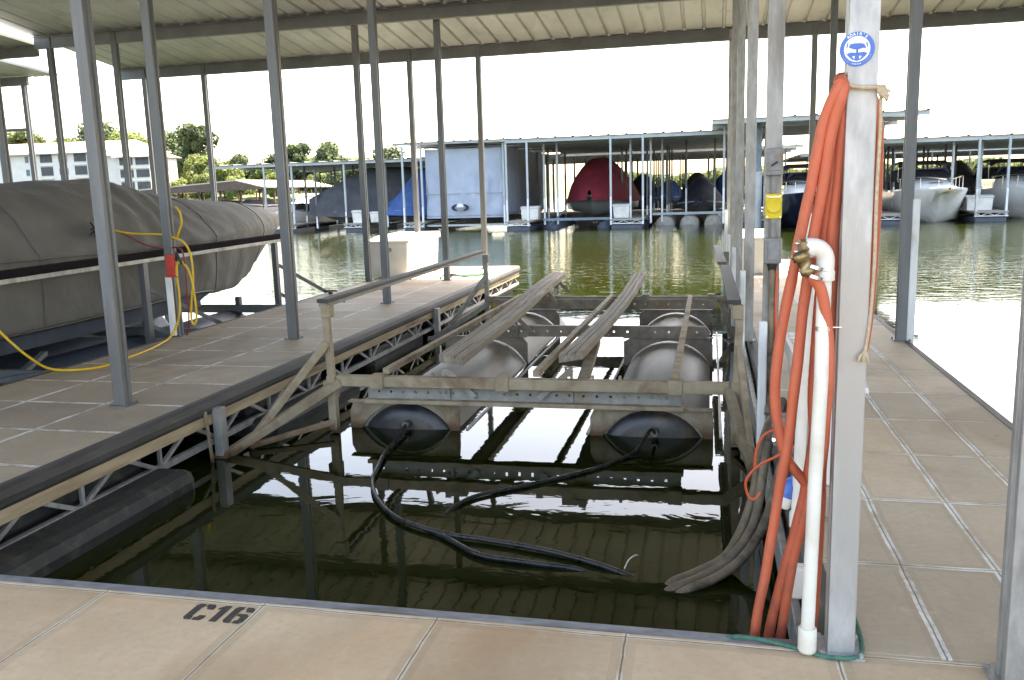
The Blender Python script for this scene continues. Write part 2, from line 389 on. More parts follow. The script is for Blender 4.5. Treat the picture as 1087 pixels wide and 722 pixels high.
def truss(mb, x, y0, y1, sgn=1):
    n = int(round((y1 - y0) / .42)); st = (y1 - y0) / n
    mb.box(x - .02, x + .02, y0, y1, .11, .16)
    for i in range(n):
        a = y0 + i * st
        if i % 2 == 0: mb.bar((x, a, .15), (x, a + st * .8, .32), .025, .03)
        else: mb.bar((x, a, .32), (x, a + st * .8, .15), .025, .03)
        if i % 2 == 0: mb.box(x - .012, x + .012, a - .03, a - .002, .16, .3)

def finger(name, x0, x1, y0, y1, deck, label, floats, edges):
    t = thing(name, ((x0 + x1) / 2, (y0 + y1) / 2, 0), label, 'dock finger')
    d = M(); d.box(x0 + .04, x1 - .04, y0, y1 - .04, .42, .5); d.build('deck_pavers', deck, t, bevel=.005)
    under = M()
    for k in range(int((y1 - y0) / .76)):
        under.box(x0 + .08, x1 - .08, y0 + .3 + k * .76, y0 + .36 + k * .76, .28, .416)
    under.build('cross_beam', 'dark_lift', t)
    for sx, xx in ((-1, x0), (1, x1)):
        if sx not in edges: continue
        bm = M(); pr = [(.0, .39), (.035, .37), (.055, .40), (.058, .44), (.045, .485), (.02, .503), (-.03, .504), (-.03, .39)]
        ys = [y0 + .002, y1]; r_ = [[(xx - sx * .02 + sx * a, y, z) for a, z in pr] for y in ys]
        bm.loft(r_, closed=True, caps=True, smooth=False); bm.build('rubber_bumper', 'rubber', t, bevel=.004)
        wb = M(); wb.box(xx - .022, xx + .016, y0 + .05, y1 - .02, .285, .375); wb.build('side_board', 'board', t, bevel=.004)
        tr = M(); truss(tr, xx - sx * .01, y0 + .05, y1 - .05); tr.build('side_truss', 'galv', t)
    e = M(); e.box(x0 + .03, x1 - .03, y1 - .036, y1 + .02, .385, .503); e.build('end_bumper', 'rubber', t, bevel=.01)
    for (a, b) in floats:
        fl = M(); ext = .28 if (x0 < -4 and a < 4) else (.22 if x0 < -4 and a < 9 else -.07); fl.box(x0 + .10, x1 + ext, a, b - (.25 if a < 4 and x0 < -4 else 0), -.45, .225 if ext < 0 else .15); fl.build('float_tub', 'float', t, bevel=.09)
        if ext > 0: ft = M(); ft.box(x0 + .12, x1 - .07, a + .1, b - .4, .151, .27); ft.build('float_top', 'float', t, bevel=.03)
    return t
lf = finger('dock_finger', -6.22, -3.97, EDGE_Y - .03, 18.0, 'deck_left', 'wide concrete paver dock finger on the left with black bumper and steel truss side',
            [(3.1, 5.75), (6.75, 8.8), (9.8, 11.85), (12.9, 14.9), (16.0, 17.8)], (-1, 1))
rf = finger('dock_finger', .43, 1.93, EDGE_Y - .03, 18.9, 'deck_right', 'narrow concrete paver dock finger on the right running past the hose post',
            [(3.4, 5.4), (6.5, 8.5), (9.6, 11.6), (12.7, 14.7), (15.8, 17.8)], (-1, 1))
# grey galvanised angle along the right finger inner edge
a = M(); a.box(.345, .372, 3.05, 18.6, .17, .36); a.box(.34, .376, 3.05, 18.6, .364, .376); a.build('edge_channel', 'galv', rf, bevel=.003)
# hanging brackets of the left finger
for y, zl in ((6.18, -.17), (12.05, -.15)):
    b = M(); b.box(-3.945, -3.87, y - .045, y + .045, zl, .42); b.build('hanging_bracket', 'galv', lf, bevel=.004)
    b = M(); b.box(-3.955, -3.86, y - .052, y + .052, zl - .01, zl + .10); b.build('rusty_foot', 'lift_steel', lf, bevel=.004)
b = M(); b.bar((-3.93, 6.02, .42), (-3.90, 6.03, -.10), .02, .02); b.build('thin_rod', 'lift_steel', lf)

# painted slip number
sn = M()
def glyph(polys, ox, oy, w, h):
    for P in polys: sn.prism([(x * w, y * h) for x, y in P], (ox, oy, .5012), (1, 0, 0), (0, 1, 0), (0, 0, .0016))
C_ = [[(.12, 0), (.42, 0), (.42, .16), (.36, .24), (.36, .76), (.42, .84), (.42, 1), (.12, 1), (0, .88), (0, .12)],
      [(.52, 0), (.88, 0), (1, .12), (1, .30), (.68, .30), (.62, .18), (.52, .16)], [(.52, 1), (.88, 1), (1, .88), (1, .70), (.68, .70), (.62, .82), (.52, .84)]]
ONE = [[(.3, 0), (.7, 0), (.7, 1), (.4, 1), (.1, .84), (.1, .74), (.3, .78)]]
SIX = [[(.12, 0), (.42, 0), (.42, .14), (.36, .22), (.36, .78), (.42, .86), (.42, 1), (.12, 1), (0, .88), (0, .12)],
       [(.56, 1), (.88, 1), (1, .88), (1, .72), (.66, .72), (.62, .84), (.56, .86)],
       [(.42, .58), (.86, .58), (1, .48), (1, .12), (.86, 0), (.54, 0), (.54, .14), (.66, .2), (.66, .38), (.54, .44), (.42, .44)]]
glyph(C_, -1.985, 2.755, .085, .125); glyph(ONE, -1.89, 2.755, .075, .125); glyph(SIX, -1.815, 2.755, .085, .125)
tag(sn.build('slip_number', 'stencil'), 'black stencilled C16 painted on the front walkway paver', 'slip number')

# ------------------------------------------------------------------ roof over our dock
def ribbed(mb, x0, x1, ya, za, yb, zb, pitch=.36, rib=.055, h=.048):
    row_a = []; row_b = []; x = x0
    while x < x1 - .01:
        for dx, dz in ((0, 0), (pitch - rib - .02, 0), (pitch - rib, h), (pitch - .01, h)):
            xx = min(x + dx, x1); row_a.append((xx, ya, za + dz)); row_b.append((xx, yb, zb + dz))
        x += pitch
    mb.loft([row_a, row_b], smooth=False)
def roofz(y): return 5.264 + (15 - y) * .118
rt = thing('dock_roof', (0, 10, 0), 'big ribbed metal roof overhead on grey channel beams', 'roof')
m = M(); ribbed(m, -12.72, 34, -.5, roofz(-.5), 17.75, roofz(17.75)); m.build('roof_sheet', 'roof', rt, solid=.004)
for y in (0, 3, 6, 9, 12, 15, 17.5):
    z = roofz(y); m = M()
    m.box(-12.72, 34, y - .03, y + .03, z - .235, z - .012); m.box(-12.72, 34, y - .07, y - .031, z - .032, z - .012); m.box(-12.72, 34, y - .07, y - .031, z - .235, z - .218)
    m.build('roof_beam', 'beam', rt)
rt2 = thing('dock_roof', (-18, 10, 0), 'neighbouring lower roof section seen at the top left corner', 'roof')
m = M(); ribbed(m, -26, -12.76, 1.5, 6.05, 15.35, 5.10); m.build('roof_sheet', 'roof', rt2, solid=.004)
for y in (9, 12, 15.1): 
    z = 6.05 - (y - 1.5) * .0686; m = M(); m.box(-26, -12.76, y - .035, y + .035, z - .2, z - .012); m.build('roof_beam', 'beam', rt2)
rt3 = thing('dock_roof', (-20, 17, 0), 'small grey roof end with a thin overhanging sheet at the left edge', 'roof')
m = M(); ribbed(m, -26, -14.9, 15.6, 5.2, 18.2, 5.04); m.build('roof_sheet', 'roof', rt3, solid=.004)
m = M(); m.box(-26, -15.55, 17.93, 18.0, 4.83, 5.03); m.build('roof_beam', 'beam', rt3)

# ------------------------------------------------------------------ posts
def post_proto(name, mat, H=6.2, w=.1):
    t = thing(name, (0, 0, 0), 'x', 'post')
    h = w / 2; m = M()
    # lipped channel: closed box with a shallow recess on the two sides facing the slips
    g_ = .012
    prof = [(-h, -h), (h, -h), (h, -h * .35), (h - g_, -h * .3), (h - g_, h * .3), (h, h * .35), (h, h), (-h, h), (-h, h * .35), (-h + g_, h * .3), (-h + g_, -h * .3), (-h, -h * .35)]
    m.loft([[(x, y, z) for x, y in prof] for z in (0, H)], closed=True, caps=True, smooth=False)
    m.build('post_shaft', mat, t, bevel=.003)
    m = M(); m.box(-h - .03, h + .03, -h - .03, h + .03, 0, .008); 
    for sx in (-1, 1):
        for sy in (-1, 1): m.lathe([(.009, .008), (.009, .02), (.0, .021)], (sx * (h + .018), sy * (h + .018), 0), n=6, smooth=False)
    m.build('base_plate', mat, t)
    return t
first = {}
def post(x, y, label, mat='galv_post', group='steel roof posts', z=.501, ztop=None, w=.1):
    top = (roofz(y) if ztop is None else ztop)
    key = (mat, round(top, 1), w)
    if key not in first:
        first[key] = post_proto('roof_post', mat, top - z - .03, w); first[key].location = (x, y, z)
        first[key]['label'] = label; first[key]['group'] = group; return first[key]
    return dup(first[key], (x, y, z), label, group)
post(-4.55, 5.87, 'nearest grey steel post on the left finger, base on its pavers')
post(-4.62, 8.95, 'second grey post on the inner row of the left finger')
post(-4.66, 12.03, 'grey post standing just before the white dock box on the left finger')
post(-4.70, 15.2, 'grey post with green rope lying at its foot on the left finger')
post(-4.57, 17.5, 'last pale post at the far end of the left finger')
post(-6.17, 9.05, 'grey post carrying the red cord holder beside the covered boat')
post(-6.17, 12.03, 'grey post at outer edge of left finger beyond the boat bow')
post(-6.17, 15.05, 'grey post on the outer edge beside the white dock box')
post(-6.02, 17.5, 'farthest grey post on the outer edge of the left finger')
post(-12.4, 15, 'grey post behind the boat cover in front of the apartment balconies')
post(-12.15, 17.5, 'bluish post at the roof corner left of the tree line')
post(-10.98, 12, 'dark post rising behind the cover at the left picture edge')
post(-10.98, 15, 'grey post behind the cover between the two apartment wings')
post(-10.7, 17.5, 'slim bluish post behind the cover in front of bright green trees')
post(-15.7, 18, 'thin bluish post under the small roof end at far left', ztop=5.0)
m = M(); m.box(-17.2, -15.74, 17.97, 18.03, 3.80, 3.87); tag(m.build('cross_rail', 'galv_post'), 'horizontal bluish rail joined to the thin post at far left', 'rail')
post(.395, 5.97, 'galvanised post carrying the yellow outlet cover and grey boxes', 'galv')
post(.385, 9.12, 'bright galvanised post left of the post with electrical boxes', 'galv')
post(.375, 12.2, 'third galvanised post along inner edge of the right finger', 'galv')
post(.365, 15.2, 'fourth galvanised post along inner edge of the right finger', 'galv')
post(.355, 17.5, 'farthest galvanised post along inner edge of the right finger', 'galv')
post(1.87, 9.2, 'dark grey post on the outer right finger edge beside white water glare')
post(1.87, 12.1, 'grey post on outer edge of right finger hidden behind the hose post')
post(1.87, 15.1, 'thin grey post seen between the orange hoses')
post(1.84, 17.5, 'thinnest grey post far along the outer edge of the right finger')
MP = post(.447, 2.945, 'bright galvanised hose post in the foreground with blue round sticker', 'galv_bright', w=.088)
post(.965, 2.83, 'grey channel post cut off by the right edge of the picture', 'galv', w=.095)
# white post guards along the right finger
def guard(x, y, z0, z1, label, w=.055):
    m = M(); m.box(x - w / 2, x + w / 2, y - .02, y + .02, z0, z1); o = m.build('post_guard', 'white_guard', bevel=.012)
    tag(o, label, 'post guard', 'white plastic guards on the finger edge')
guard(.34, 5.80, .10, 1.21, 'white guard strip below the grey electrical box, nearest of the row')
guard(.32, 8.95, .12, 1.24, 'white guard strip at the foot of the bright galvanised post')
guard(.31, 12.05, .12, 1.25, 'white guard strip beside third post of the right finger')
guard(.30, 15.05, .12, 1.25, 'white guard strip beside the fourth post of the right finger')
guard(.29, 17.4, .12, 1.6, 'white guard strip at the far corner of the right finger')
guard(1.945, 9.16, .25, 1.9, 'pale guard strip on outer edge post beside the white glare', .07)

# ------------------------------------------------------------------ boat lift in the empty slip
L = thing('boat_lift', (-1.5, 10, 0), 'empty boat lift with two long bunks and two air tanks in the open slip', 'boat lift')
XL, XR = -2.66, -.46
def perf(mb, x0, x1, y0, y1, z0, z1, pitch=.115, hole=.022):
    zc = (z0 + z1) / 2
    mb.box(x0, x1, y0, y1, z0, zc - hole / 2); mb.box(x0, x1, y0, y1, zc + hole / 2, z1)
    x = x0
    while x < x1:
        xe = min(x + pitch - hole, x1); mb.box(x, xe, y0 + .0006, y1 - .0006, zc - hole / 2, zc + hole / 2); x += pitch
# front tube with swing knees
m = M(); m.box(-3.24, .16, 7.0, 7.09, .42, .515); m.build('front_crossbeam', 'lift_steel', L, bevel=.008)
for x in (-2.85, -1.72, -.27, -2.35, -.95, -.72):
    m = M(); big = x in (-2.85, -1.72, -.27)
    if big: m.box(x - .06, x + .06, 6.985, 7.105, .405, .53)
    else: m.box(x - .012, x + .012, 7.02, 7.07, .515, .55)
    m.build('collar' if big else 'stud', 'lift_steel', L, bevel=.01 if big else .004)
m = M(); perf(m, -2.98, -.22, 7.10, 7.112, .30, .417); m.box(-2.98, -.22, 7.112, 7.16, .409, .417)
m.build('perforated_channel', 'lift_galv', L)
m = M(); m.box(-3.0, -.2, 7.04, 7.17, .262, .297); m.build('lower_rail', 'lift_steel', L, bevel=.003)
for y, z0, z1, xa, xb, mt in ((10.12, .345, .475, -2.85, -.03, 'dark_lift'), (12.42, .36, .50, -3.12, .10, 'dark_lift')):
    m = M(); perf(m, xa, xb, y, y + .014, z0, z1, .16, .024); m.box(xa, xb, y + .014, y + .08, z1 - .012, z1); m.box(xa, xb, y + .014, y + .08, z0, z0 + .012)
    m.build('crossbeam', mt, L)
m = M(); m.box(-3.3, .22, 12.52, 12.60, .44, .53); m.build('rear_tube', 'dark_lift', L, bevel=.01)
for x in (-2.72, -.9, .02):
    m = M(); m.box(x - .05, x + .05, 12.50, 12.62, .43, .56); m.build('collar', 'dark_lift', L, bevel=.01)
# longitudinal tubes
for x in (-2.80, -1.44, -.27):
    m = M(); m.bar((x, 7.1, .545), (x + (.05 if x < -1 else 0), 12.5, .53), .06, .055); m.build('long_tube', 'lift_steel', L, bevel=.006)
# tanks with bulkheads
for xc in (XL, XR):
    tk = M(); R_ = .53; zc = -.245; 
    ys = [7.24, 7.26] + [7.26 + i * (5.9) / 24 for i in range(1, 24)] + [13.16, 13.2]
    ring = []
    prof = [(R_ * .97, 0), (R_, .02)]
    y = .02
    prof += [(R_, 6.0), (R_ * .8, 6.12), (0.01, 6.18)]
    tk.lathe(prof, (xc, 7.22, zc), (0, 1, 0), n=48); T_ = tk.build('air_tank', 'tank', L)
    c = M(); c.lathe([(.01, -.055), (.2, -.05), (.36, -.03), (.46, .0), (.485, .05)], (xc, 7.2, zc), (0, 1, 0), n=40); c.build('end_cap', 'tank_cap', T_)
    c = M(); c.lathe([(.03, -.05), (.035, .0), (.02, .02)], (xc + .02, 7.13, .06), (0, 1, 0), n=12); c.build('hose_fitting', 'dark_lift', T_)
    for y, mt in ((7.165, 'lift_steel'), (10.16, 'dark_lift'), (12.5, 'dark_lift')):
        # plate with round cutout (upper half ring) running down to below the water
        x0, x1 = xc - .53, xc + .50; top = .245 if y < 8 else .33
        rr = .49 if y < 8 else .545
        seg = 24; inner = []; outer = []
        for k in range(seg + 1):
            t = PI * k / seg; inner.append((xc + rr * math.cos(t), zc + rr * math.sin(t)))
        p = M()
        for yy_ in (y, y + .03):
            pass
        def outp(k):
            t = PI * k / seg; cx_, sz_ = math.cos(t), math.sin(t)
            # project to rectangle
            hx = x1 - xc if cx_ >= 0 else xc - x0; hz = top - zc
            s_ = min(hx / max(abs(cx_), 1e-6), hz / max(sz_, 1e-6)); s_ = max(s_, rr + .012)
            return (xc + s_ * cx_, zc + s_ * sz_)
        A = [[(inner[k][0], y, inner[k][1]), (outp(k)[0], y, outp(k)[1]), (outp(k)[0], y + .03, outp(k)[1]), (inner[k][0], y + .03, inner[k][1])] for k in range(seg + 1)]
        p.loft(A, closed=True, caps=True, smooth=False)
        p.box(x0, xc - rr - .002, y, y + .03, -.5, zc - .001) if xc - rr - .002 > x0 else None
        p.box(x0, x1, y - .04, y + .04, top + .001, top + .014)
        p.build('bulkhead', mt, L)
    for sx in (-1, 1):
        p = M(); xk = xc + sx * .56
        p.box(xk - .012, xk + .012, 7.2, 12.6, -.02, .01); p.build('keel_angle', 'galv', L)
# bunk brackets
def bracket(xb, y, zt, z0, mt, dx=.26):
    p = M(); zt = zt - .03
    w_ = .07; n = 3; 
    p.box(xb - w_ / 2, xb - .012, y, y + .012, z0, zt); p.box(xb + .012, xb + w_ / 2, y, y + .012, z0, zt)
    z = z0
    while z < zt: p.box(xb - .012, xb + .012, y + .0005, y + .0115, z, min(z + .05, zt)); z += .075
    p.build('bunk_upright', mt, L)
    p = M(); p.bar((xb + .03, y - .01, zt - .02), (xb + dx, y - .01, z0 + .03), .012, .05); p.build('bunk_strut', mt, L)
def bz(xs, y):
    for (a, za, xa), (b_, zb_, xb_) in zip(xs, xs[1:]):
        if a <= y <= b_: t = (y - a) / (b_ - a); return za + (zb_ - za) * t, xa + (xb_ - xa) * t
    return xs[-1][1], xs[-1][2]
BL = [(7.28, .655, -2.25), (8.9, .665, -2.28), (10.5, .69, -2.31), (12, .735, -2.35), (14.0, .745, -2.41)]
BR = [(7.28, .70, -1.165), (8.9, .635, -1.17), (10.7, .585, -1.17), (12.5, .60, -1.15), (14.0, .735, -1.09)]
for prof, tilt, nm in ((BL, -.14, 'l'), (BR, .18, 'r')):
    pts = smoothpath([(x, y, z) for y, z, x in prof], 5)
    b = M(); W = .215; T = .075
    sec = [(-.5, -1), (.5, -1), (.5, 0), (.19, 0), (.185, -.3), (.155, -.3), (.15, 0), (-.15, 0), (-.155, -.3), (-.185, -.3), (-.19, 0), (-.5, 0)]
    rings = []
    for p in pts:
        rings.append([(p.x + a * W, p.y, p.z + c * T + a * W * tilt) for a, c in sec])
    b.loft(rings, closed=True, caps=True, smooth=False); b.build('bunk', 'bunk', L, bevel=.004)
    for y, z0, mt, d in ((7.32, .305, 'lift_galv', .26), (10.10, .35, 'dark_lift', .24), (12.40, .37, 'dark_lift', .22), (13.6, .45, 'dark_lift', .2)):
        z, x = bz(prof, y); bracket(x + .01, y - (.24 if y < 8 else .02), z - .05, z0, mt, d if nm == 'l' else -d)
# rear bunk carriers beyond the beam
for x in (-2.4, -1.12):
    p = M(); p.bar((x, 12.6, .48), (x, 13.66, .48), .06, .05); p.build('bunk_carrier', 'dark_lift', L)
# slanted brace under right bunk
p = M(); p.bar((-1.06, 7.1, .42), (-1.12, 8.6, .56), .10, .05); p.build('bunk_brace', 'lift_steel', L, bevel=.005)
# swing arms and knees, left and right, front and rear
def knee(side, y, mt):
    s = side; xk = -3.275 if s < 0 else .215
    yo = -.82; xe = -3.90 if s < 0 else .335
    top = 1.155
    m = M(); m.bar((xk, y, .02), (xk - .0, y, .52), .075, .075); m.bar((xk, y, .5), (xk - s * -.015, y, 1.06), .062, .062); m.build('knee_upright', mt, L, bevel=.006)
    m = M(); m.box(xk - .045, xk + .045, y - .05, y + .05, 1.04, top); m.build('knee_head', mt, L, bevel=.012)
    m = M(); m.bar((xk - s * .06, y + .01, .455), (xe, y + yo, .0), .07, .075); m.build('swing_arm', mt, L, bevel=.006)
    m = M(); m.bar((xk + s * .01, y - .04, .82), (xe - s * .15 if s < 0 else xe - .02, y + yo * .72, .10), .05, .06); m.build('knee_brace', mt, L, bevel=.005)
    m = M(); m.bar((xk, y - .03, .10), (xe - s * .12 if s < 0 else xe - .02, y + yo * .75, .03), .045, .045); m.build('lower_stay', mt, L, bevel=.005)
    m = M(); m.lathe([(.05, -.06), (.05, .06)], (xe, y + yo, .0), (1, 0, 0), n=16, smooth=False); m.build('pivot_pin', mt, L)
knee(-1, 7.0, 'lift_steel'); knee(1, 7.0, 'lift_steel'); knee(-1, 12.6, 'lift_galv'); knee(1, 12.6, 'lift_galv')
m = M(); m.bar((-3.31, 7.05, .47), (-3.31, 7.05, .30), .11, .11); m.build('knee_gusset', 'lift_steel', L, bevel=.01)
# guide pads on the knees
def pad(x0, y0, x1, y1, z, label):
    m = M(); m.bar((x0, y0, z), (x1, y1, z), .105, .035); m.build('guide_pad', 'rubber', L, bevel=.006)
    m = M(); m.bar((x0, y0, z - .036), (x1, y1, z - .036), .07, .035); m.build('guide_rail', 'lift_galv', L, bevel=.004)
    m = M()
    for k in range(6):
        t = (k + .5) / 6; m.lathe([(.008, -.075), (.008, -.02)], (x0 + (x1 - x0) * t, y0 + (y1 - y0) * t, z), n=6)
    m.build('rail_bolts', 'dark_lift', L)
pad(-3.31, 6.98, -3.41, 12.85, 1.185, ''); pad(.19, 7.0, .165, 10.1, 1.175, ''); pad(.135, 10.5, .10, 13.4, 1.175, '')
# ------------------------------------------------------------------ hose post furniture
CAMP = Vector((0, 0, 2.1))
def push(pts, ks):
    """move points of a path a little nearer to / further from the post plane"""
    n = len(pts) - 1
    return [CAMP + (Vector(p) - CAMP) * (ks[0] + (ks[1] - ks[0]) * i / n) for i, p in enumerate(pts)]
S1 = [(.40, 3.0, 2.41), (.375, 2.86, 2.385), (.33, 2.86, 2.27), (.30, 2.86, 2.08), (.26, 2.86, 1.84), (.23, 2.86, 1.66), (.21, 2.86, 1.48), (.22, 2.86, 1.32), (.25, 2.86, 1.21), (.30, 2.86, 1.14), (.34, 2.87, 1.08)]
S2 = [(.40, 3.0, 2.395), (.388, 2.90, 2.39), (.38, 2.83, 2.36), (.35, 2.83, 2.24), (.325, 2.83, 2.02), (.295, 2.83, 1.79), (.275, 2.83, 1.55), (.26, 2.83, 1.36), (.23, 2.83, 1.11), (.20, 2.83, .88), (.16, 2.83, .6)]
S3 = [(.41, 3.0, 2.38), (.392, 2.92, 2.375), (.385, 2.88, 2.35), (.365, 2.88, 2.13), (.35, 2.88, 1.93), (.335, 2.88, 1.63), (.33, 2.88, 1.41), (.33, 2.88, 1.22), (.29, 2.88, .96), (.25, 2.88, .79), (.21, 2.88, .57)]
S4 = [(.41, 3.01, 2.365), (.393, 2.93, 2.36), (.388, 2.87, 2.33), (.378, 2.87, 2.07), (.365, 2.87, 1.78), (.36, 2.87, 1.48), (.35, 2.87, 1.26), (.32, 2.87, 1.04), (.28, 2.87, .84), (.25, 2.87, .59)]
S5 = [(.39, 2.95, 2.30), (.388, 2.95, 1.95), (.385, 2.95, 1.68), (.38, 2.95, 1.4), (.372, 2.95, 1.14), (.368, 2.95, .83), (.36, 2.95, .61)]
S6 = [(.305, 2.835, 1.81), (.34, 2.835, 1.76), (.362, 2.84, 1.64), (.368, 2.84, 1.46), (.36, 2.86, 1.24), (.35, 2.88, 1.08)]
HR = .0178
hz = thing('water_hose', (.35, 2.9, 0), 'long orange red hose hung in loops on the foreground steel post', 'hose')
def strand(pts, tail=None, k=(1, 1.085)):
    q = push(pts, k)
    if tail: q += [Vector(t) for t in tail]
    sp_ = smoothpath(q, 7); sp_ = [p + Vector((.004 * noise.noise(p * 6), .004 * noise.noise(p * 6 + Vector((5, 5, 5))), 0)) for p in sp_]
    m = M(); m.tube(sp_, [HR * (1 + .06 * noise.noise(p * 11)) for p in sp_], 14); m.build('hose_strand', 'hose', hz)
strand(S1, k=(1.0, 1.075))
strand(S2, [(.165, 3.10, .25), (.19, 3.12, .12)]); strand(S3, [(.215, 3.14, .25), (.20, 3.13, .12)])
strand(S4, [(.26, 3.12, .3), (.27, 3.1, .15)]); strand(S5, [(.365, 3.06, .3)], (1.0, 1.03)); strand(S6, k=(1, 1.03))
# top of the coil wraps over the rope, a short loop shows behind the post on its right side
m = M(); m.tube(smoothpath([(.375, 2.87, 2.385), (.40, 3.01, 2.42), (.47, 3.03, 2.40), (.512, 3.02, 2.30), (.522, 3.02, 2.10), (.52, 3.02, 1.9), (.512, 3.02, 1.66), (.49, 3.03, 1.45)], 7), HR * .9, 12)
m.build('hose_strand', 'hose', hz)

v = thing('hose_valve', (.31, 2.84, 1.85), 'tarnished brass valve joining the orange hose to the white pipe elbow', 'valve')
m = M(); m.lathe([(.02, 0), (.026, .004), (.026, .02), (.02, .022), (.02, .05), (.027, .052), (.027, .072), (.02, .075)], (.302, 2.84, 1.815), (-.32, -.1, .62), n=12); m.build('valve_body', 'brass', v)
m = M(); m.lathe([(.028, 0), (.03, .01), (.03, .025), (.024, .028)], (.300, 2.858, 1.893), (-.6, -.1, -.05), n=8, smooth=False); m.build('coupling_nut', 'brass', v)
m = M(); m.lathe([(.0, 0), (.007, .003), (.007, .01), (0, .012)], (.262, 2.83, 1.91), (0, -1, 0), n=10); m.lathe([(.0, 0), (.007, .003), (.007, .01), (0, .012)], (.260, 2.83, 1.885), (0, -1, 0), n=10); m.build('valve_handle', 'chrome', v)
for z in (1.83, 1.80):
    m = M(); m.lathe([(.0245, 0), (.0245, .01)], (.318, 2.835, z), (.3, 0, .9), n=16); m.build('hose_clamp', 'chrome', v)

pv = thing('water_pipe', (.35, 2.86, .5), 'white plastic water pipe standing at the foreground post with an elbow on top', 'pipe')
m = M(); m.tube([(.352, 2.875, 1.84), (.352, 2.875, 1.48), (.343, 2.88, 1.1), (.335, 2.885, .60)], .0225, 20); m.build('pipe_shaft', 'white_pvc', pv)
m = M(); m.tube(smoothpath([(.298, 2.86, 1.893), (.318, 2.862, 1.895), (.338, 2.868, 1.885), (.352, 2.875, 1.86), (.352, 2.875, 1.82)], 5), .028, 20); 
m.lathe([(.031, 0), (.031, .022)], (.292, 2.86, 1.893), (1, 0, .03), n=20); m.lathe([(.031, 0), (.031, .03)], (.352, 2.875, 1.79), (0, 0, 1), n=20)
m.build('pipe_elbow', 'white_pvc', pv)
m = M(); m.lathe([(.0, -.004), (.026, .0), (.031, .01), (.031, .085), (.027, .09)], (.335, 2.885, .515), (0, 0, 1), n=20); m.build('pipe_cap', 'white_pvc', pv)
for z in (1.63,):
    m = M(); m.lathe([(.0255, 0), (.0255, .014)], (.352, 2.875, z), n=18); m.bar((.352, 2.89, z + .007), (.41, 2.90, z + .007), .012, .003); m.build('pipe_clamp', 'chrome', pv)
m = M(); m.tube([(.365, 3.4, 1.98), (.352, 3.4, 1.3), (.34, 3.4, .80)], .0215, 16); m.lathe([(.026, 0), (.026, .06)], (.339, 3.4, .76), n=16)
tag(m.build('water_pipe', 'white_pvc'), 'second thinner white pipe partly hidden behind the orange hose strands', 'pipe')
tb = M(); tb.box(.30, .385, 3.3, 3.36, .50, .63); tag(tb.build('pipe_block', 'white_pvc', bevel=.01), 'small white plastic block on dock edge behind the capped pipe foot', 'block')

st = thing('round_sticker', (.425, 2.898, 2.49), 'blue and white round sticker on the foreground post', 'sticker')
sx, sz = .427, 2.488
m = M(); m.lathe([(.0505, 0), (.0505, .0012)], (sx, 2.8995, sz), (0, -1, 0), n=48); m.build('sticker_disc', 'stick_blue', st)
m = M(); m.lathe([(.0375, 0), (.0375, .0008)], (sx, 2.8982, sz), (0, -1, 0), n=48); m.build('white_field', 'stick_white', st)
def sp(poly, mat, nm, d=.0006, y=2.8972):
    m = M(); m.prism([(x * .05, z_ * .05) for x, z_ in poly], (sx, y, sz), (1, 0, 0), (0, 0, 1), (0, -d, 0)); m.build(nm, mat, st)
sp([(-.48, .12), (-.40, .30), (-.15, .34), (.2, .33), (.40, .28), (.52, .02), (.35, .05), (.10, -.02), (-.15, -.02), (-.38, .06)], 'stick_blue', 'emblem_shape')
sp([(-.05, 0), (.06, 0), (.06, -.25), (-.05, -.25)], 'stick_blue', 'emblem_shape')
sp([(-.60, -.28), (-.40, -.18), (0, -.22), (.40, -.18), (.60, -.28), (.45, -.45), (.25, -.62), (0, -.70), (-.25, -.62), (-.45, -.45)], 'stick_blue', 'emblem_shape')
sp([(-.28, -.42), (-.12, -.40), (-.14, -.60)], 'stick_white', 'emblem_shape', .0004, 2.8964)
sp([(.28, -.42), (.12, -.40), (.14, -.60)], 'stick_white', 'emblem_shape', .0004, 2.8964)
sp([(-.62, .1), (-.56, .1), (-.50, .35), (-.57, .38)], 'stick_blue', 'emblem_shape'); sp([(.62, .1), (.56, .1), (.50, .35), (.57, .38)], 'stick_blue', 'emblem_shape')
def arc_text(txt, R_, a0, a1, size):
    """letters set round the ring, converted to one mesh part"""
    n = len(txt); m = M(); dg = bpy.context.evaluated_depsgraph_get()
    for i, ch in enumerate(txt):
        t = a0 + (a1 - a0) * (i + .5) / n
        c = bpy.data.curves.new('tmp_letter', 'FONT'); c.body = ch; c.size = size; c.align_x = 'CENTER'; c.align_y = 'CENTER'; c.extrude = .0003; c.offset = .0003
        o = bpy.data.objects.new('tmp_letter', c); me = bpy.data.meshes.new_from_object(o)
        rot = Matrix.Rotation(PI / 2 - t, 3, 'Y') @ Matrix.Rotation(PI / 2, 3, 'X'); base = Vector((sx + R_ * math.cos(t), 2.8978, sz + R_ * math.sin(t)))
        m.add([base + rot @ v_.co for v_ in me.vertices], [tuple(p.vertices) for p in me.polygons])
        bpy.data.objects.remove(o); bpy.data.curves.remove(c); bpy.data.meshes.remove(me)
    m.build('ring_lettering', 'stick_white', st)
arc_text("ADAIR'S", .0438, math.radians(132), math.radians(48), .0115)
m = M()
for k in range(22):
    if k in (6, 14): continue
    t = math.radians(205 + 130 * k / 21); m.bar((sx + .0422 * math.cos(t), 2.8978, sz + .0422 * math.sin(t)), (sx + .0452 * math.cos(t), 2.8978, sz + .0452 * math.sin(t)), .0022, .0005)
m.build('ring_marks', 'stick_white', st)

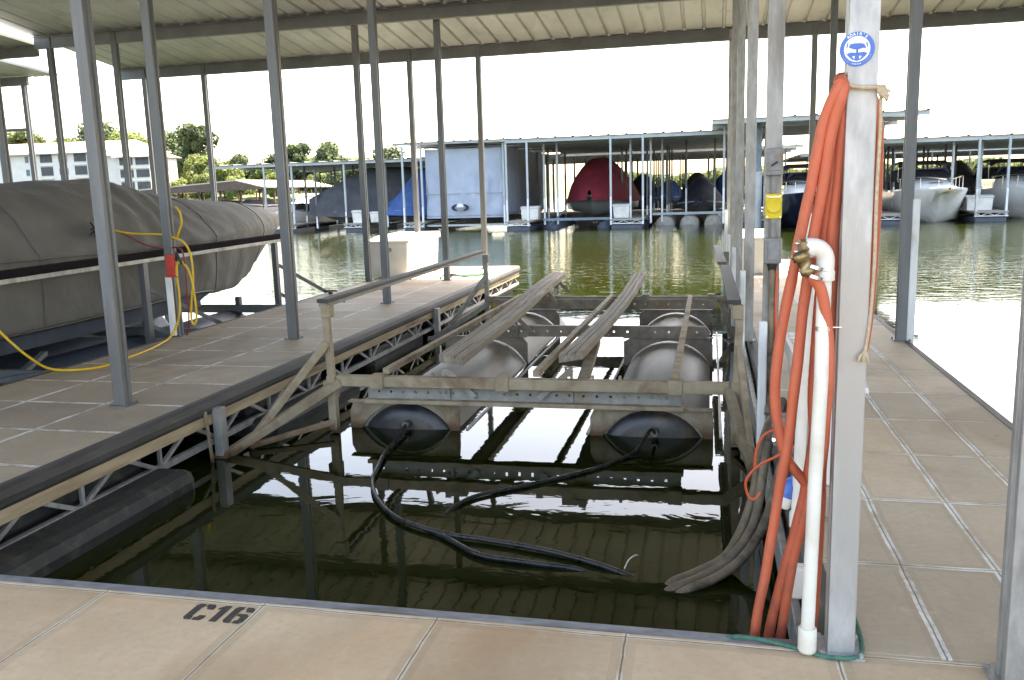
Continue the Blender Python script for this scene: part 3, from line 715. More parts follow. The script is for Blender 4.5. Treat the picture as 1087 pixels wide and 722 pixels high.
# rope tie round the post
rp = thing('tie_rope', (.447, 2.9, 2.37), 'tan rope tied round the foreground post with a frayed end hanging down', 'rope')
m = M(); m.tube(smoothpath([(.392, 2.885, 2.385), (.447, 2.882, 2.373), (.503, 2.885, 2.373), (.508, 2.945, 2.375), (.503, 3.0, 2.38), (.447, 3.004, 2.385), (.390, 3.0, 2.39), (.385, 2.945, 2.388), (.392, 2.885, 2.385)], 4), .0065, 8); m.build('rope_wrap', 'rope', rp)
m = M()
for k in range(14):
    a_ = random.uniform(-1, 1); b_ = random.uniform(-1, 1)
    m.tube([(.49, 2.885, 2.366), (.503 + .006 * a_, 2.88, 2.358 + .008 * b_), (.519 + .004 * b_, 2.88 + .012 * a_, 2.345 + .016 * b_)], [.008, .009, .003], 6)
m.build('frayed_knot', 'rope', rp)
m = M(); m.tube(smoothpath([(.498, 2.89, 2.37), (.502, 2.895, 2.25), (.500, 2.90, 2.05), (.502, 2.9, 1.85), (.497, 2.9, 1.68), (.489, 2.895, 1.60), (.484, 2.89, 1.56)], 5), .0055, 8); m.build('rope_tail', 'rope', rp)
m = M()
for k in range(16):
    a_ = random.uniform(-1, 1); b_ = random.uniform(-1, 1)
    m.tube([(.484, 2.888, 1.562), (.478 + .012 * a_, 2.885 + .006 * b_, 1.545), (.476 + .017 * a_, 2.885 + .01 * b_, 1.527)], [.006, .005, .002], 5)
m.build('frayed_end', 'rope', rp)
m = M(); m.tube(smoothpath([(.05, 3.0, .47), (.11, 2.955, .511), (.2, 2.945, .511), (.30, 2.91, .511), (.385, 2.872, .511), (.46, 2.868, .512), (.51, 2.90, .511), (.528, 3.0, .511), (.53, 3.15, .511), (.522, 3.25, .515), (.50, 3.28, .60)], 6), .0085, 8)
tag(m.build('mooring_line', 'green_rope'), 'green rope lying around the foot of the foreground post', 'rope')
m = M(); m.lathe([(.012, 0), (.02, .004), (.02, .01), (.012, .014)], (.56, 4.15, .503), n=12); m.tube([(.545, 4.15, .507), (.535, 4.17, .508), (.553, 4.19, .508)], .004, 6)
tag(m.build('snap_hook', 'lift_steel'), 'small rusty ring on the paver just right of the foreground post', 'hook')

# ------------------------------------------------------------------ electrical post
m = M(); m.box(.342, .448, 5.85, 5.915, 2.14, 2.31); o = m.build('switch_box', 'grey_box', bevel=.008)
t = thing('switch_box', (.395, 5.88, 2.22), 'square grey switch box above the yellow cover on the post', 'electrical box'); o.name = 'box_housing'; o.parent = t; o.location = (-.395, -5.88, -2.22)
OFF[t.name] = (.395, 5.88, 2.22)
m = M(); m.box(.356, .434, 5.843, 5.849, 2.17, 2.265); m.build('box_door', 'grey_box', t, bevel=.003)
m = M(); m.bar((.372, 5.838, 2.20), (.412, 5.838, 2.225), .006, .014); m.build('toggle', 'black_plastic', t)
t = thing('yellow_outlet', (.395, 5.89, 1.95), 'yellow outlet cover with a round lid on the post with grey boxes', 'outlet')
m = M(); m.box(.343, .446, 5.865, 5.905, 1.865, 2.025); m.build('cover_plate', 'yellow_plastic', t, bevel=.008)
m = M(); m.lathe([(.048, 0), (.048, .012), (.042, .018), (.036, .014), (.0, .016)], (.395, 5.865, 1.948), (0, -1, 0), n=32); m.build('round_lid', 'yellow_plastic', t)
m = M()
for x in (.355, .435):
    for z in (1.878, 2.01): m.lathe([(.006, 0), (.006, .004)], (x, 5.866, z), (0, -1, 0), n=8)
m.bar((.36, 5.858, 2.005), (.43, 5.858, 2.005), .008, .01); m.build('cover_screws', 'chrome', t)
t = thing('junction_box', (.395, 5.89, 1.65), 'rusty tinted grey weatherproof box below the yellow cover', 'electrical box')
m = M(); m.box(.343, .452, 5.845, 5.91, 1.575, 1.745); m.build('box_housing', 'grey_box', t, bevel=.014)
m = M(); m.box(.362, .434, 5.835, 5.843, 1.60, 1.725); m.build('box_lid', 'grey_box', t, bevel=.01)
m = M(); m.lathe([(.036, 0), (.022, -.05)], (.395, 5.885, 1.575), n=16); m.build('cable_gland', 'black_plastic', t)
m = M(); m.tube([(.395, 5.89, 2.14), (.395, 5.89, 2.03)], .021, 14); tag(m.build('conduit', 'grey_box'), 'short grey conduit between the switch box and the yellow cover', 'conduit')
m = M(); m.tube([(.395, 5.89, 1.865), (.395, 5.89, 1.745)], .021, 14); tag(m.build('conduit', 'grey_box'), 'short grey conduit between the yellow cover and the lower box', 'conduit')
m = M(); m.tube(smoothpath([(.395, 5.88, 1.54), (.393, 5.87, 1.3), (.392, 5.86, 1.0), (.39, 5.84, .72), (.375, 5.75, .6)], 5), .021, 10); tag(m.build('feed_cable', 'mud_hose'), 'dark brown cable dropping from the rusty weatherproof box', 'cable')
m = M(); m.tube(smoothpath([(.425, 5.87, 1.54), (.42, 5.86, 1.25), (.428, 5.85, .95), (.415, 5.7, .72)], 5), .009, 8); tag(m.build('feed_cable', 'thin_hose'), 'thin red brown cable beside the dark cable under the boxes', 'cable')

# ------------------------------------------------------------------ air hoses
def hoses(label, runs, r, mat, nm='air_hose', cat='hose', flex=8):
    t = thing(nm, runs[0][0], label, cat)
    for q in runs:
        m = M(); m.tube(smoothpath(q, flex), r, 12); m.build('hose_run', mat, t)
    return t
hoses('two black air hoses floating in a long curve from the left tank', [
    [(-2.64, 7.10, .06), (-2.60, 6.85, .03), (-2.56, 6.4, .035), (-2.48, 6.02, .03), (-2.40, 5.70, .028), (-2.21, 5.33, .025), (-1.94, 5.02, .022), (-1.59, 4.84, .022), (-1.28, 4.78, .02), (-.92, 4.69, .02), (-.57, 4.55, .012), (-.36, 4.46, -.02)],
    [(-1.75, 4.95, -.01), (-1.64, 4.86, .012), (-1.5, 4.74, .018), (-1.28, 4.57, .018), (-.99, 4.52, .015), (-.72, 4.51, .0), (-.6, 4.5, -.03)]], .016, 'air_hose')
hoses('black air hose from the right tank trailing left on the water', [
    [(-.44, 7.09, .06), (-.46, 6.98, .12), (-.50, 6.84, .09), (-.57, 6.65, .03), (-.66, 6.5, .012), (-.80, 6.28, .012), (-1.02, 6.04, .012), (-1.32, 5.75, .014), (-1.55, 5.55, .016), (-1.65, 5.36, .012), (-1.71, 5.15, -.02)]], .0145, 'air_hose')
m = M(); m.tube(smoothpath([(-.45, 4.56, .0), (-.43, 4.60, .035), (-.40, 4.63, .05), (-.385, 4.66, .04)], 4), .004, 6); tag(m.build('floating_twig', 'white_pvc'), 'thin pale curl sticking out of the water at the hose end', 'twig')
hoses('bundle of silty grey hoses curving from the right finger down into the water', [
    [(.46, 5.45, .62), (.43, 5.3, .80), (.385, 5.16, .70), (.325, 5.03, .54), (.29, 4.89, .36), (.24, 4.76, .20), (.12, 4.62, .07), (-.02, 4.49, .02), (-.17, 4.36, .0), (-.24, 4.33, -.05)],
    [(.50, 5.2, .58), (.47, 5.1, .66), (.42, 5.0, .55), (.365, 4.88, .38), (.30, 4.74, .22), (.18, 4.58, .09), (.04, 4.45, .03), (-.10, 4.35, .0), (-.2, 4.30, -.05)],
    [(.42, 5.50, .60), (.38, 5.35, .68), (.33, 5.2, .62), (.29, 5.08, .50), (.26, 4.96, .35), (.20, 4.82, .20), (.10, 4.68, .06), (-.05, 4.55, .015), (-.18, 4.43, .0), (-.22, 4.40, -.05)]], .026, 'mud_hose')
hoses('thin orange red tube loop hanging beside the grey hose bundle', [
    [(.44, 4.62, .83), (.36, 4.60, .82), (.29, 4.6, .79), (.25, 4.6, .71), (.24, 4.6, .60)],
    [(.42, 4.42, .78), (.33, 4.4, .73), (.25, 4.4, .68), (.19, 4.4, .60), (.20, 4.4, .52), (.23, 4.4, .50), (.26, 4.42, .53)]], .007, 'thin_hose', 'control_tube', 'tube')
vb = thing('valve_manifold', (.42, 5.1, .7), 'small grey valve fitting on the dock edge where thin red tubes join', 'valve')
m = M(); m.box(.36, .46, 5.0, 5.12, .60, .78); m.build('manifold_body', 'grey_box', vb, bevel=.015)
for z in (.65, .74):
    m = M(); m.lathe([(.018, 0), (.018, .04), (.011, .045), (.011, .07)], (.38, 5.0, z), (-.3, -1, .2), n=12); m.build('fitting', 'chrome', vb)
bt = thing('plastic_bottle', (.30, 3.42, .84), 'small blue and white bottle wedged behind the orange hose', 'bottle')
m = M(); m.lathe([(0, 0), (.026, .002), (.03, .01), (.03, .05)], (.285, 3.42, .83), (.35, 0, 1), n=18); m.build('bottle_body', 'white_pvc', bt)
m = M(); m.lathe([(.031, .05), (.031, .10), (.02, .12), (.012, .125), (.012, .14)], (.285, 3.42, .83), (.35, 0, 1), n=18); m.build('bottle_label', 'stick_blue', bt)

# ------------------------------------------------------------------ dock boxes
def dock_box(nm, x0, x1, y0, y1, h, label, z=.5, mat='white_box', vent=True, skew=0, group=None, lidm=None):
    t = thing(nm, ((x0 + x1) / 2, (y0 + y1) / 2, z), label, 'dock box', group)
    m = M(); e = .04
    m.add([(x0 + e, y0 + e, z + .003), (x1 - e, y0 + e, z + .003), (x1 - e, y1 - e, z + .003), (x0 + e, y1 - e, z + .003), (x0, y0, z + h * .84), (x1, y0, z + h * .84), (x1, y1, z + h * .84), (x0, y1, z + h * .84)],
          [(3, 2, 1, 0), (4, 5, 6, 7), (0, 1, 5, 4), (1, 2, 6, 5), (2, 3, 7, 6), (3, 0, 4, 7)])
    m.build('box_body', mat, t, bevel=.02)
    m = M(); yr = y0 + (y1 - y0) * .35
    prof = [(y0 - .03, z + h * .845), (y0 - .03, z + h * .90), (yr, z + h), (y1 + .02, z + h), (y1 + .02, z + h * .845)]
    rings = [[(x, yy_, zz_) for yy_, zz_ in prof] for x in (x0 - .03, x1 + .03)]
    m.loft(rings, closed=True, caps=True, smooth=False); m.build('box_lid', lidm or mat, t, bevel=.012)
    if vent:
        m = M(); m.lathe([(.045, 0), (.045, .012), (.03, .016)], (x0 + (x1 - x0) * .55, y0 + e * .2, z + h * .68), (0, -1, .05), n=18); m.build('round_vent', 'grey_box', t)
        m = M()
        for k in range(2):
            a = y0 + (y1 - y0) * (.12 + .45 * k); b_ = a + (y1 - y0) * .33; X_ = x1 - .012
            m.box(X_, X_ + .004, a, b_, z + h * .2, z + h * .22); m.box(X_, X_ + .004, a, b_, z + h * .7, z + h * .72)
            m.box(X_, X_ + .004, a, a + .012, z + h * .2, z + h * .72); m.box(X_, X_ + .004, b_ - .012, b_, z + h * .2, z + h * .72)
        m.build('side_panel', mat, t)
    return t
dock_box('dock_box', -6.42, -5.62, 15.7, 17.7, .78, 'white fibreglass dock box on the outer edge of the left finger')
dock_box('dock_box', .5, 1.12, 15.9, 17.4, .72, 'white dock box far along the right finger behind the posts', vent=False)
bx = dock_box('dock_box', .50, .76, 4.6, 5.9, .62, 'narrow pale box on the right finger behind the orange hoses', vent=False)
m = M(); 
for k in range(9): m.box(.50, .76, 4.72 + k * .13, 4.78 + k * .13, 1.122, 1.13)
m.build('lid_slats', 'white_box', bx)
# rope on the left finger and cleats
def cleat(x, y, z, label, rz=0):
    t = thing('cleat', (x, y, z), label, 'cleat')
    m = M(); m.box(x - .03, x + .03, y - .02, y + .02, z, z + .04); m.tube(smoothpath([(x - .11, y, z + .05), (x - .04, y, z + .055), (x + .04, y, z + .055), (x + .11, y, z + .05)], 3), .013, 8); m.build('cleat_horn', 'black_plastic', t); return t
cleat(-4.78, 15.65, .505, 'dark cleat with green rope on the left finger near the post')
m = M(); m.tube(smoothpath([(-4.9, 15.4, .52), (-4.84, 15.62, .58), (-4.75, 15.72, .54), (-4.66, 15.60, .56), (-4.58, 15.72, .525), (-4.45, 15.78, .515), (-4.3, 15.95, .515), (-4.15, 16.05, .515), (-4.22, 16.25, .515), (-4.45, 16.1, .515), (-4.62, 15.9, .52), (-4.8, 15.78, .53), (-4.86, 15.58, .54)], 5), .02, 8)
tag(m.build('mooring_line', 'green_rope'), 'dark green rope bunched round the cleat on the left finger', 'rope')
cleat(-6.05, 13.1, .505, 'black cleat on the outer edge of the left finger near the guide post')
t = thing('cleat', (.93, 2.77, 1.78), 'metal cleat hooked on the post at the right picture edge', 'cleat')
m = M(); m.tube(smoothpath([(.935, 2.765, 1.68), (.925, 2.75, 1.73), (.93, 2.752, 1.80), (.925, 2.75, 1.86), (.935, 2.76, 1.90)], 4), .009, 8); m.box(.925, .945, 2.755, 2.785, 1.75, 1.82); m.build('cleat_horn', 'galv', t)
# ------------------------------------------------------------------ covered boat in the left slip
cb = thing('covered_boat', (-8.5, 10, 0), 'large boat under a taupe grey cover in the left slip', 'boat')
#  y, ridge z, half width at top break, z break, half width at bulge, z bulge, skirt half width, z skirt
ST = [(3.0, 2.25, .75, 2.1, 1.15, 1.55, 1.12, .72), (5.0, 2.30, .75, 2.14, 1.2, 1.55, 1.17, .70), (7.0, 2.36, .72, 2.18, 1.23, 1.52, 1.2, .70), (8.4, 2.40, .70, 2.22, 1.24, 1.5, 1.2, .70),
      (9.2, 2.36, .66, 2.18, 1.24, 1.5, 1.2, .71), (10.0, 2.40, .60, 2.20, 1.23, 1.5, 1.19, .72), (10.9, 2.43, .52, 2.24, 1.2, 1.5, 1.15, .74), (11.5, 2.30, .55, 2.12, 1.15, 1.5, 1.08, .72),
      (12.3, 2.15, .55, 2.02, 1.06, 1.52, .92, .66), (13.2, 2.08, .50, 1.98, .93, 1.55, .66, .62), (14.0, 2.03, .42, 1.95, .76, 1.56, .42, .70), (14.8, 1.95, .30, 1.88, .55, 1.58, .22, .95), (15.4, 1.87, .20, 1.82, .36, 1.58, .10, 1.20), (15.9, 1.79, .10, 1.76, .18, 1.62, .04, 1.5), (16.12, 1.74, .03, 1.72, .05, 1.66, .02, 1.6)]
def lerp_st(y):
    for a, b in zip(ST, ST[1:]):
        if a[0] <= y <= b[0]:
            t = (y - a[0]) / (b[0] - a[0]); t2 = t * t * (3 - 2 * t) * .5 + t * .5
            return [p + (q - p) * t2 for p, q in zip(a, b)]
    return ST[-1]
rings = []; N_ = 150
for i in range(N_ + 1):
    y = 3.0 + 13.12 * i / N_; s = lerp_st(y); _, zr, wt, zt, wb, zb, ws, zs = s
    pr = [(ws - .03, zs - .02), (ws, zs), ((ws + wb) / 2 + .02, (zs + zb) / 2 - .05), (wb, zb - .08), (wb, zb + .02), (wb * .93, zb + .14), ((wb + wt) / 2, (zb + zt) / 2 + .08), (wt, zt), (wt * .5, (zt + zr) / 2 + .04), (0, zr)]
    # densify
    side = []
    for a, b in zip(pr, pr[1:]):
        for k in range(4): side.append((a[0] + (b[0] - a[0]) * k / 4, a[1] + (b[1] - a[1]) * k / 4))
    side.append(pr[-1]); full = [(x, z) for x, z in side] + [(-x, z) for x, z in side[::-1][1:]]
    ring = []
    for x, z in full:
        # radiating folds below the tie point and soft sag
        f = .035 * noise.noise((y * 1.7 + z * 1.5, z * .55, x * .3)) + .007 * noise.noise((y * 5 + z * 4, z * 1.2, 4))
        k_ = math.exp(-((y - 10.9) ** 2) / 1.6)
        f += .03 * k_ * math.sin((y - 10.6) * 16 / (1 + abs(2.0 - z) * 1.6))
        sgn = 1 if x >= 0 else -1
        fade = min(1, abs(x) / .15)
        ring.append((-8.5 + x + sgn * f * fade, y, z + .02 * noise.noise((y * 1.2, x * 1.4, 2))))
    rings.append(ring)
m = M(); m.loft(rings); m.build('boat_cover', 'grey_tarp', cb); COVER = rings
for ys in (5.9, 8.3, 12.1, 14.3):
    i = int((ys - 3.0) / 13.12 * N_); rg = COVER[i]; m = M(); m.tube([Vector(q) + (Vector(q) - Vector((-8.5, q[1], 1.4))).normalized() * .006 for q in rg[2:-2]], .0075, 5); m.build('cover_seam', 'grey_tarp', cb)
m = M()  # seam flap across the cover side
pts = []
for i in range(100):
    y = 3.4 + i * .095; s = lerp_st(y); pts.append((-8.5 + s[4] + .022, y, s[5] - .02 + .01 * math.sin(y)))
m.tube(pts, .008, 6); m.build('cover_seam', 'grey_tarp', cb)
m = M(); pts2 = []
for i in range(90):
    y = 3.2 + i * .1; s = lerp_st(y); pts2.append((-8.5 + s[6] + .012, y, s[7] + .01))
m.tube(pts2, .018, 6); m.build('hem_rope', 'black_plastic', cb)
m = M(); rings = []
for i in range(40):
    y = 3.1 + 12.1 * i / 39; s = lerp_st(y); ws = max(s[6] - .05, .03); zs = s[7] + .05; f = min(1, max(0, (15.4 - y) / 4)) ** .6
    zk = .28 + (1 - f) * .75
    zc = min(zk + .22, zs - .05)
    rings.append([(-8.5 - ws, y, zs), (-8.5 - ws * .93 * (.3 + .7 * f), y, zc), (-8.5, y, min(zk, zc)), (-8.5 + ws * .93 * (.3 + .7 * f), y, zc), (-8.5 + ws, y, zs)])
m.loft(rings, smooth=False); m.build('hull', 'navy_float', cb)
# straps at the tie point
tp = Vector((-7.32, 9.35, 1.80))
m = M()
for k in range(9):
    q = [tp + Vector((random.uniform(-.0, .08), random.uniform(-.18, .18), random.uniform(-.13, .12))) for _ in range(4)]
    m.tube(smoothpath([tp] + q, 4), .010, 6)
m.build('tie_strap', 'black_plastic', cb)

# guide rail and lift in the left slip
L2 = thing('boat_lift', (-8.5, 10, 0), 'boat lift under the taupe covered boat with a long black side rail', 'boat lift')
m = M(); m.bar((-6.9, 3.2, 1.375), (-6.9, 13.15, 1.46), .075, .085); m.build('side_pad', 'black_pad', L2, bevel=.01)
m = M(); m.bar((-6.9, 3.2, 1.305), (-6.9, 13.1, 1.39), .07, .05); m.build('guide_rail', 'galv', L2, bevel=.004)
for y in (4.5, 9.55, 12.95):
    m = M(); m.box(-6.955, -6.875, y - .045, y + .045, .0, 1.36); m.build('rail_upright', 'galv_post', L2, bevel=.004)
    m = M(); m.bar((-6.9, y + .05, 1.0), (-6.38, y + .85, .42), .05, .05); m.bar((-6.93, y + .02, .55), (-6.4, y + .7, .05), .05, .05); m.build('diagonal_stay', 'galv_post', L2)
for y, z in ((5.2, .30), (7.6, .30), (10.4, .30), (12.8, .30)):
    m = M(); m.box(-10.4, -6.45, y - .035, y + .035, z - .06, z + .07); m.build('cross_beam', 'beam', L2)
m = M(); m.bar((-7.55, 4.5, .52), (-7.55, 11.6, .56), .16, .10); m.build('bunk', 'rubber', L2); m = M(); m.bar((-9.45, 4.5, .52), (-9.45, 11.6, .56), .16, .10); m.build('bunk', 'rubber', L2)
for y in (5.2, 7.6, 10.4, 12.8):
    for x in (-7.55, -9.45):
        m = M(); m.box(x - .04, x + .04, y - .04, y + .04, .36, .5); m.build('bunk_post', 'galv_post', L2)
for x in (-7.7, -9.3):
    m = M(); m.lathe([(.0, 0), (.4, .05), (.44, .1), (.44, 7.6), (.4, 7.7), (0, 7.75)], (x, 5.2, -.16), (0, 1, 0), n=28); m.build('air_tank', 'navy_float', L2)
m = M(); m.bar((-6.6, 6.3, .12), (-7.4, 8.3, .42), .07, .05); m.bar((-6.45, 7.9, .38), (-7.6, 6.6, .3), .06, .05); m.bar((-6.5, 5.2, .38), (-7.5, 7.4, .1), .06, .05); m.build('swing_arm', 'galv_post', L2)

# cords
y1 = [(-6.72, 6.9, 1.0), (-6.60, 7.0, .78), (-6.45, 7.05, .62), (-6.20, 7.0, .53), (-5.95, 7.05, .512), (-5.78, 7.25, .512), (-5.83, 7.6, .512), (-5.88, 8.0, .512), (-6.0, 8.45, .512), (-6.05, 8.75, .56), (-6.045, 8.92, .75), (-6.05, 8.97, 1.0), (-6.06, 8.97, 1.22), (-6.03, 8.96, 1.36), (-5.96, 8.96, 1.38), (-5.88, 8.95, 1.28), (-5.84, 8.94, 1.1), (-5.82, 8.93, .85), (-5.83, 8.93, .72), (-5.86, 8.93, .66), (-5.90, 8.94, .72), (-5.88, 8.95, .95), (-5.84, 8.96, 1.2), (-5.85, 8.97, 1.45), (-5.92, 8.98, 1.60), (-6.05, 9.0, 1.66), (-6.3, 9.1, 1.70), (-6.8, 9.2, 1.72), (-7.2, 9.32, 1.78)]
m = M(); m.tube(smoothpath(y1, 7), .0125, 10)
tag(m.build('power_cord', 'yellow'), 'yellow power cord running over the left finger up to the red holder', 'cord')
m = M(); m.tube(smoothpath([(-6.1, 9.13, 2.02), (-6.04, 9.12, 1.95), (-6.03, 9.12, 1.83), (-6.08, 9.12, 1.72), (-6.12, 9.12, 1.64)], 6), .012, 8)
tag(m.build('power_cord', 'yellow'), 'short yellow cord loop high on the post above the red holder', 'cord')
m = M(); m.tube(smoothpath([(-7.25, 9.33, 1.83), (-6.9, 9.25, 1.70), (-6.6, 9.2, 1.58), (-6.3, 9.1, 1.54), (-6.0, 8.98, 1.545), (-5.93, 8.96, 1.4), (-5.93, 8.95, 1.1), (-5.94, 8.96, .8), (-5.97, 8.97, .62), (-6.02, 9.0, .52)], 6), .009, 8)
tag(m.build('shore_cord', 'maroon'), 'thin maroon cord from the boat cover tie down the post', 'cord')
t = thing('cord_holder', (-6.1, 8.97, 1.3), 'red plastic cord holder strapped to the post beside the covered boat', 'cord holder')
m = M(); m.box(-6.175, -6.06, 8.945, 9.0, 1.22, 1.475); m.build('holder_body', 'red', t, bevel=.015)
m = M(); m.box(-6.19, -6.045, 8.935, 8.995, 1.21, 1.225); m.build('holder_lip', 'red', t, bevel=.005)
m = M(); m.tube(smoothpath([(-6.045, 8.97, 1.40), (-6.02, 8.95, 1.5), (-5.99, 8.95, 1.42), (-5.96, 8.95, 1.36)], 4), [.014] * 13, 8); m.build('black_plug', 'black_plastic', t)
m = M(); m.box(-6.20, -6.13, 8.94, 8.985, .52, 1.22); tag(m.build('post_guard', 'white_guard', bevel=.008), 'white guard strip under the red cord holder', 'post guard', 'white plastic guards on the finger edge')

# ------------------------------------------------------------------ far docks
FP = {}
def far_post(x, y, top, guardz=1.55, label=None, group='posts of the far boat docks', dark=None):
    if dark is None: dark = y > 47.1  # deeper posts get the colour with roof shade painted in
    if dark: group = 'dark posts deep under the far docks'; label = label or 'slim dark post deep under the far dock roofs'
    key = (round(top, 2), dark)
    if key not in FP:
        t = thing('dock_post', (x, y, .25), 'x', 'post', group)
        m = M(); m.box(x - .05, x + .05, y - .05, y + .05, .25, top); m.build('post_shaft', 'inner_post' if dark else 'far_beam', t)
        m = M(); m.box(x - .045, x + .045, y - .085, y - .053, .2, guardz); m.build('post_guard', 'white_guard', t)
        FP[key] = t; r = t
    else: r = dup(FP[key], (x, y, .25))
    r['label'] = label or 'slim pale post with a white guard under the far dock roofs'
    return r
def far_finger(x0, x1, y0, y1, label, z=.42):
    t = thing('dock_finger', ((x0 + x1) / 2, y0, 0), label, 'dock finger')
    m = M(); m.box(x0, x1, y0, y1, z - .02, z + .06); m.build('deck', 'far_deck', t)
    m = M(); m.box(x0 + .05, x1 - .05, y0 + .12, y0 + 3, -.2, .21); m.box(x0 + .05, x1 - .05, y0 + 5, y0 + 9, -.2, .21); m.build('float_tub', 'navy_float', t, bevel=.05)
    m = M(); m.box(x0, x1, y0 + .04, y0 + .09, .23, .27)
    n = 5; st = (x1 - x0) / n
    for i in range(n): 
        a = x0 + i * st; m.bar((a, y0 + .06, .26 if i % 2 else .40), (a + st, y0 + .06, .40 if i % 2 else .26), .03, .03)
    m.build('front_truss', 'white_guard', t); return t
def far_roof(name, x0, x1, y0, y1, z0, slope, label, step=3.5, pitch=.9, lip=.2):
    t = thing(name, ((x0 + x1) / 2, y0, 0), label, 'roof')
    z1 = z0 + slope * (y1 - y0)
    m = M(); ribbed(m, x0, x1, y0, z0, y1, z1, pitch, .12, .05); m.build('roof_sheet', 'far_roof', t, solid=.01)
    y = y0 + .15; k = 0
    while y < y1:
        z = z0 + slope * (y - y0); m = M(); m.box(x0, x1, y - .04, y + .04, z - lip, z - .02); m.build('fascia' if k == 0 else 'roof_beam', 'far_beam', t); y += step; k += 1
    m = M(); m.box(x0, x1, y1 - .1, y1 - .03, z1 - lip, z1 - .02); m.build('roof_beam', 'far_beam', t)
    return t
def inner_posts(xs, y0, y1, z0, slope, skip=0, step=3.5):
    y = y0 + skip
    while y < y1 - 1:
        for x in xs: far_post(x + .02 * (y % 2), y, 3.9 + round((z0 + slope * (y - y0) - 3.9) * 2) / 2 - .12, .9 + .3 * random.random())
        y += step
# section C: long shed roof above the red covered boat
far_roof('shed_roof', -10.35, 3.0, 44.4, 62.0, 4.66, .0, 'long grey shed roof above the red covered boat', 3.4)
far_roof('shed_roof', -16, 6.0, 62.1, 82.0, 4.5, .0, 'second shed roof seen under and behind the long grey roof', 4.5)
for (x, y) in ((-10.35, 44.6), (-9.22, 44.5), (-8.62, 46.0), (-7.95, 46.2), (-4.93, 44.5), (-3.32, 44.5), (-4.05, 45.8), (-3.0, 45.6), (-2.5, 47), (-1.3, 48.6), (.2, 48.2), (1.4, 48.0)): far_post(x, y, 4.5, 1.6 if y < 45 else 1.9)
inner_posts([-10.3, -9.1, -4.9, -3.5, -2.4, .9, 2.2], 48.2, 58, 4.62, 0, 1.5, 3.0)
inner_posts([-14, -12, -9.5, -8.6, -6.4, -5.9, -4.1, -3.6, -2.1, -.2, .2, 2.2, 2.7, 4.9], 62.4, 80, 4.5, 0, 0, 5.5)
far_finger(-10.45, -9.1, 44.4, 58, 'far dock finger with a white box beside the pale blue tarpaulin')
far_finger(-4.97, -3.3, 44.4, 58, 'far dock finger with a white box to the right of the red covered boat')
far_finger(1.6, 2.9, 44.8, 58, 'far dock finger near the big round steel pile')
m = M(); m.box(-26, 14, 58, 61.5, .38, .48); m.box(-26, 14, 58.2, 61.3, -.2, .36); tag(m.build('far_walkway', 'far_deck'), 'long walkway crossing behind the far covered boats', 'walkway')
def fbox(x0, x1, y, label, h=.72, mat='white_box'):
    return dock_box('dock_box', x0, x1, y, y + .8, h, label, z=.485, vent=False, mat=mat)
fbox(-9.85, -8.9, 45.6, 'white dock box on the far finger beside the pale blue tarpaulin')
fbox(-4.95, -4.1, 45.6, 'white dock box on the far finger right of the red boat')
fbox(-19.95, -19.2, 46.7, 'white dock box on the far finger below the charcoal cover')
fbox(-18.95, -18.4, 46.9, 'smaller cream box beside the white box below the charcoal cover', .62)
fbox(11.8, 12.95, 45.2, 'white dock box on the far finger right of the white cruiser')
# section B: pale blue tarpaulin room
tb = thing('tarp_enclosure', (-13, 46, 0), 'boat slip closed in with pale blue tarpaulins bearing a small emblem', 'tarpaulin enclosure')
def sheet(nm, p0, p1, z0, z1, mat, seed, amp=.09, sag=0):
    m = M(); p0 = Vector((p0[0], p0[1], 0)); p1 = Vector((p1[0], p1[1], 0)); d = p1 - p0; nrm = Vector((d.y, -d.x, 0)).normalized(); rows = []
    for j in range(25):
        row = []
        for i in range(41):
            u, v_ = i / 40, j / 24; z = z0 + (z1 - z0) * v_ - sag * math.sin(PI * u) * (v_ > .95)
            drop = (1 - v_)
            o_ = amp * (noise.noise((u * 7 + drop * 2.5 * (u - .5), v_ * 1.4, seed)) + .5 * noise.noise((u * 16 + drop * 5 * (u - .5), v_ * 2.5, seed + 5))) * math.sin(PI * min(1, v_ * 1.0 + .15)) 
            p = p0 + d * u + nrm * o_; row.append((p.x, p.y, z))
        rows.append(row)
    m.loft(rows); return m.build(nm, mat, tb, solid=.01)
sheet('front_tarp', (-15.2, 46.0), (-10.86, 46.0), .72, 4.36, 'pale_tarp', 1, .2)
sheet('side_tarp', (-10.84, 46.02), (-10.84, 57.8), .74, 4.40, 'pale_tarp', 3)
sheet('side_tarp', (-15.2, 57.8), (-15.2, 46.02), .74, 4.40, 'pale_tarp', 4)
m = M(); m.box(-15.2, -10.86, 45.93, 45.95, 1.98, 2.02); m.box(-15.2, -10.84, 45.92, 46.02, .66, .73); m.build('hem_band', 'pale_tarp', tb)
m = M(); m.lathe([(.04, -4.4), (.04, 0)], (-10.84, 46.0, 4.45), (1, 0, 0), n=8); m.build('top_pole', 'galv_post', tb)
em = M()
for s in (-1, 1):
    P = []
    for k in range(13):
        a = math.radians(55 + 250 * 0) ; t = math.radians(115 + 130 * k / 12)
        P.append((math.cos(t) * .5 + 0, math.sin(t) * .21))
    for k in range(13):
        t = math.radians(245 - 130 * k / 12); P.append((math.cos(t) * .24 - .07, math.sin(t) * .13))
    em.prism([(s * x, z) for x, z in (P if s > 0 else P[::-1])], (-13.25, 45.80, 1.22), (1, 0, 0), (0, 0, 1), (0, -.01, 0)); em.build('emblem_ring', 'emblem_black', tb); em = M()
em = M(); P = [(math.cos(t) * .2, .0 + math.sin(t) * .2) for t in [PI * k / 12 for k in range(13)]]; em.prism(P, (-13.25, 45.80, 1.24), (1, 0, 0), (0, 0, 1), (0, -.01, 0)); em.build('emblem_dome', 'emblem_white', tb)
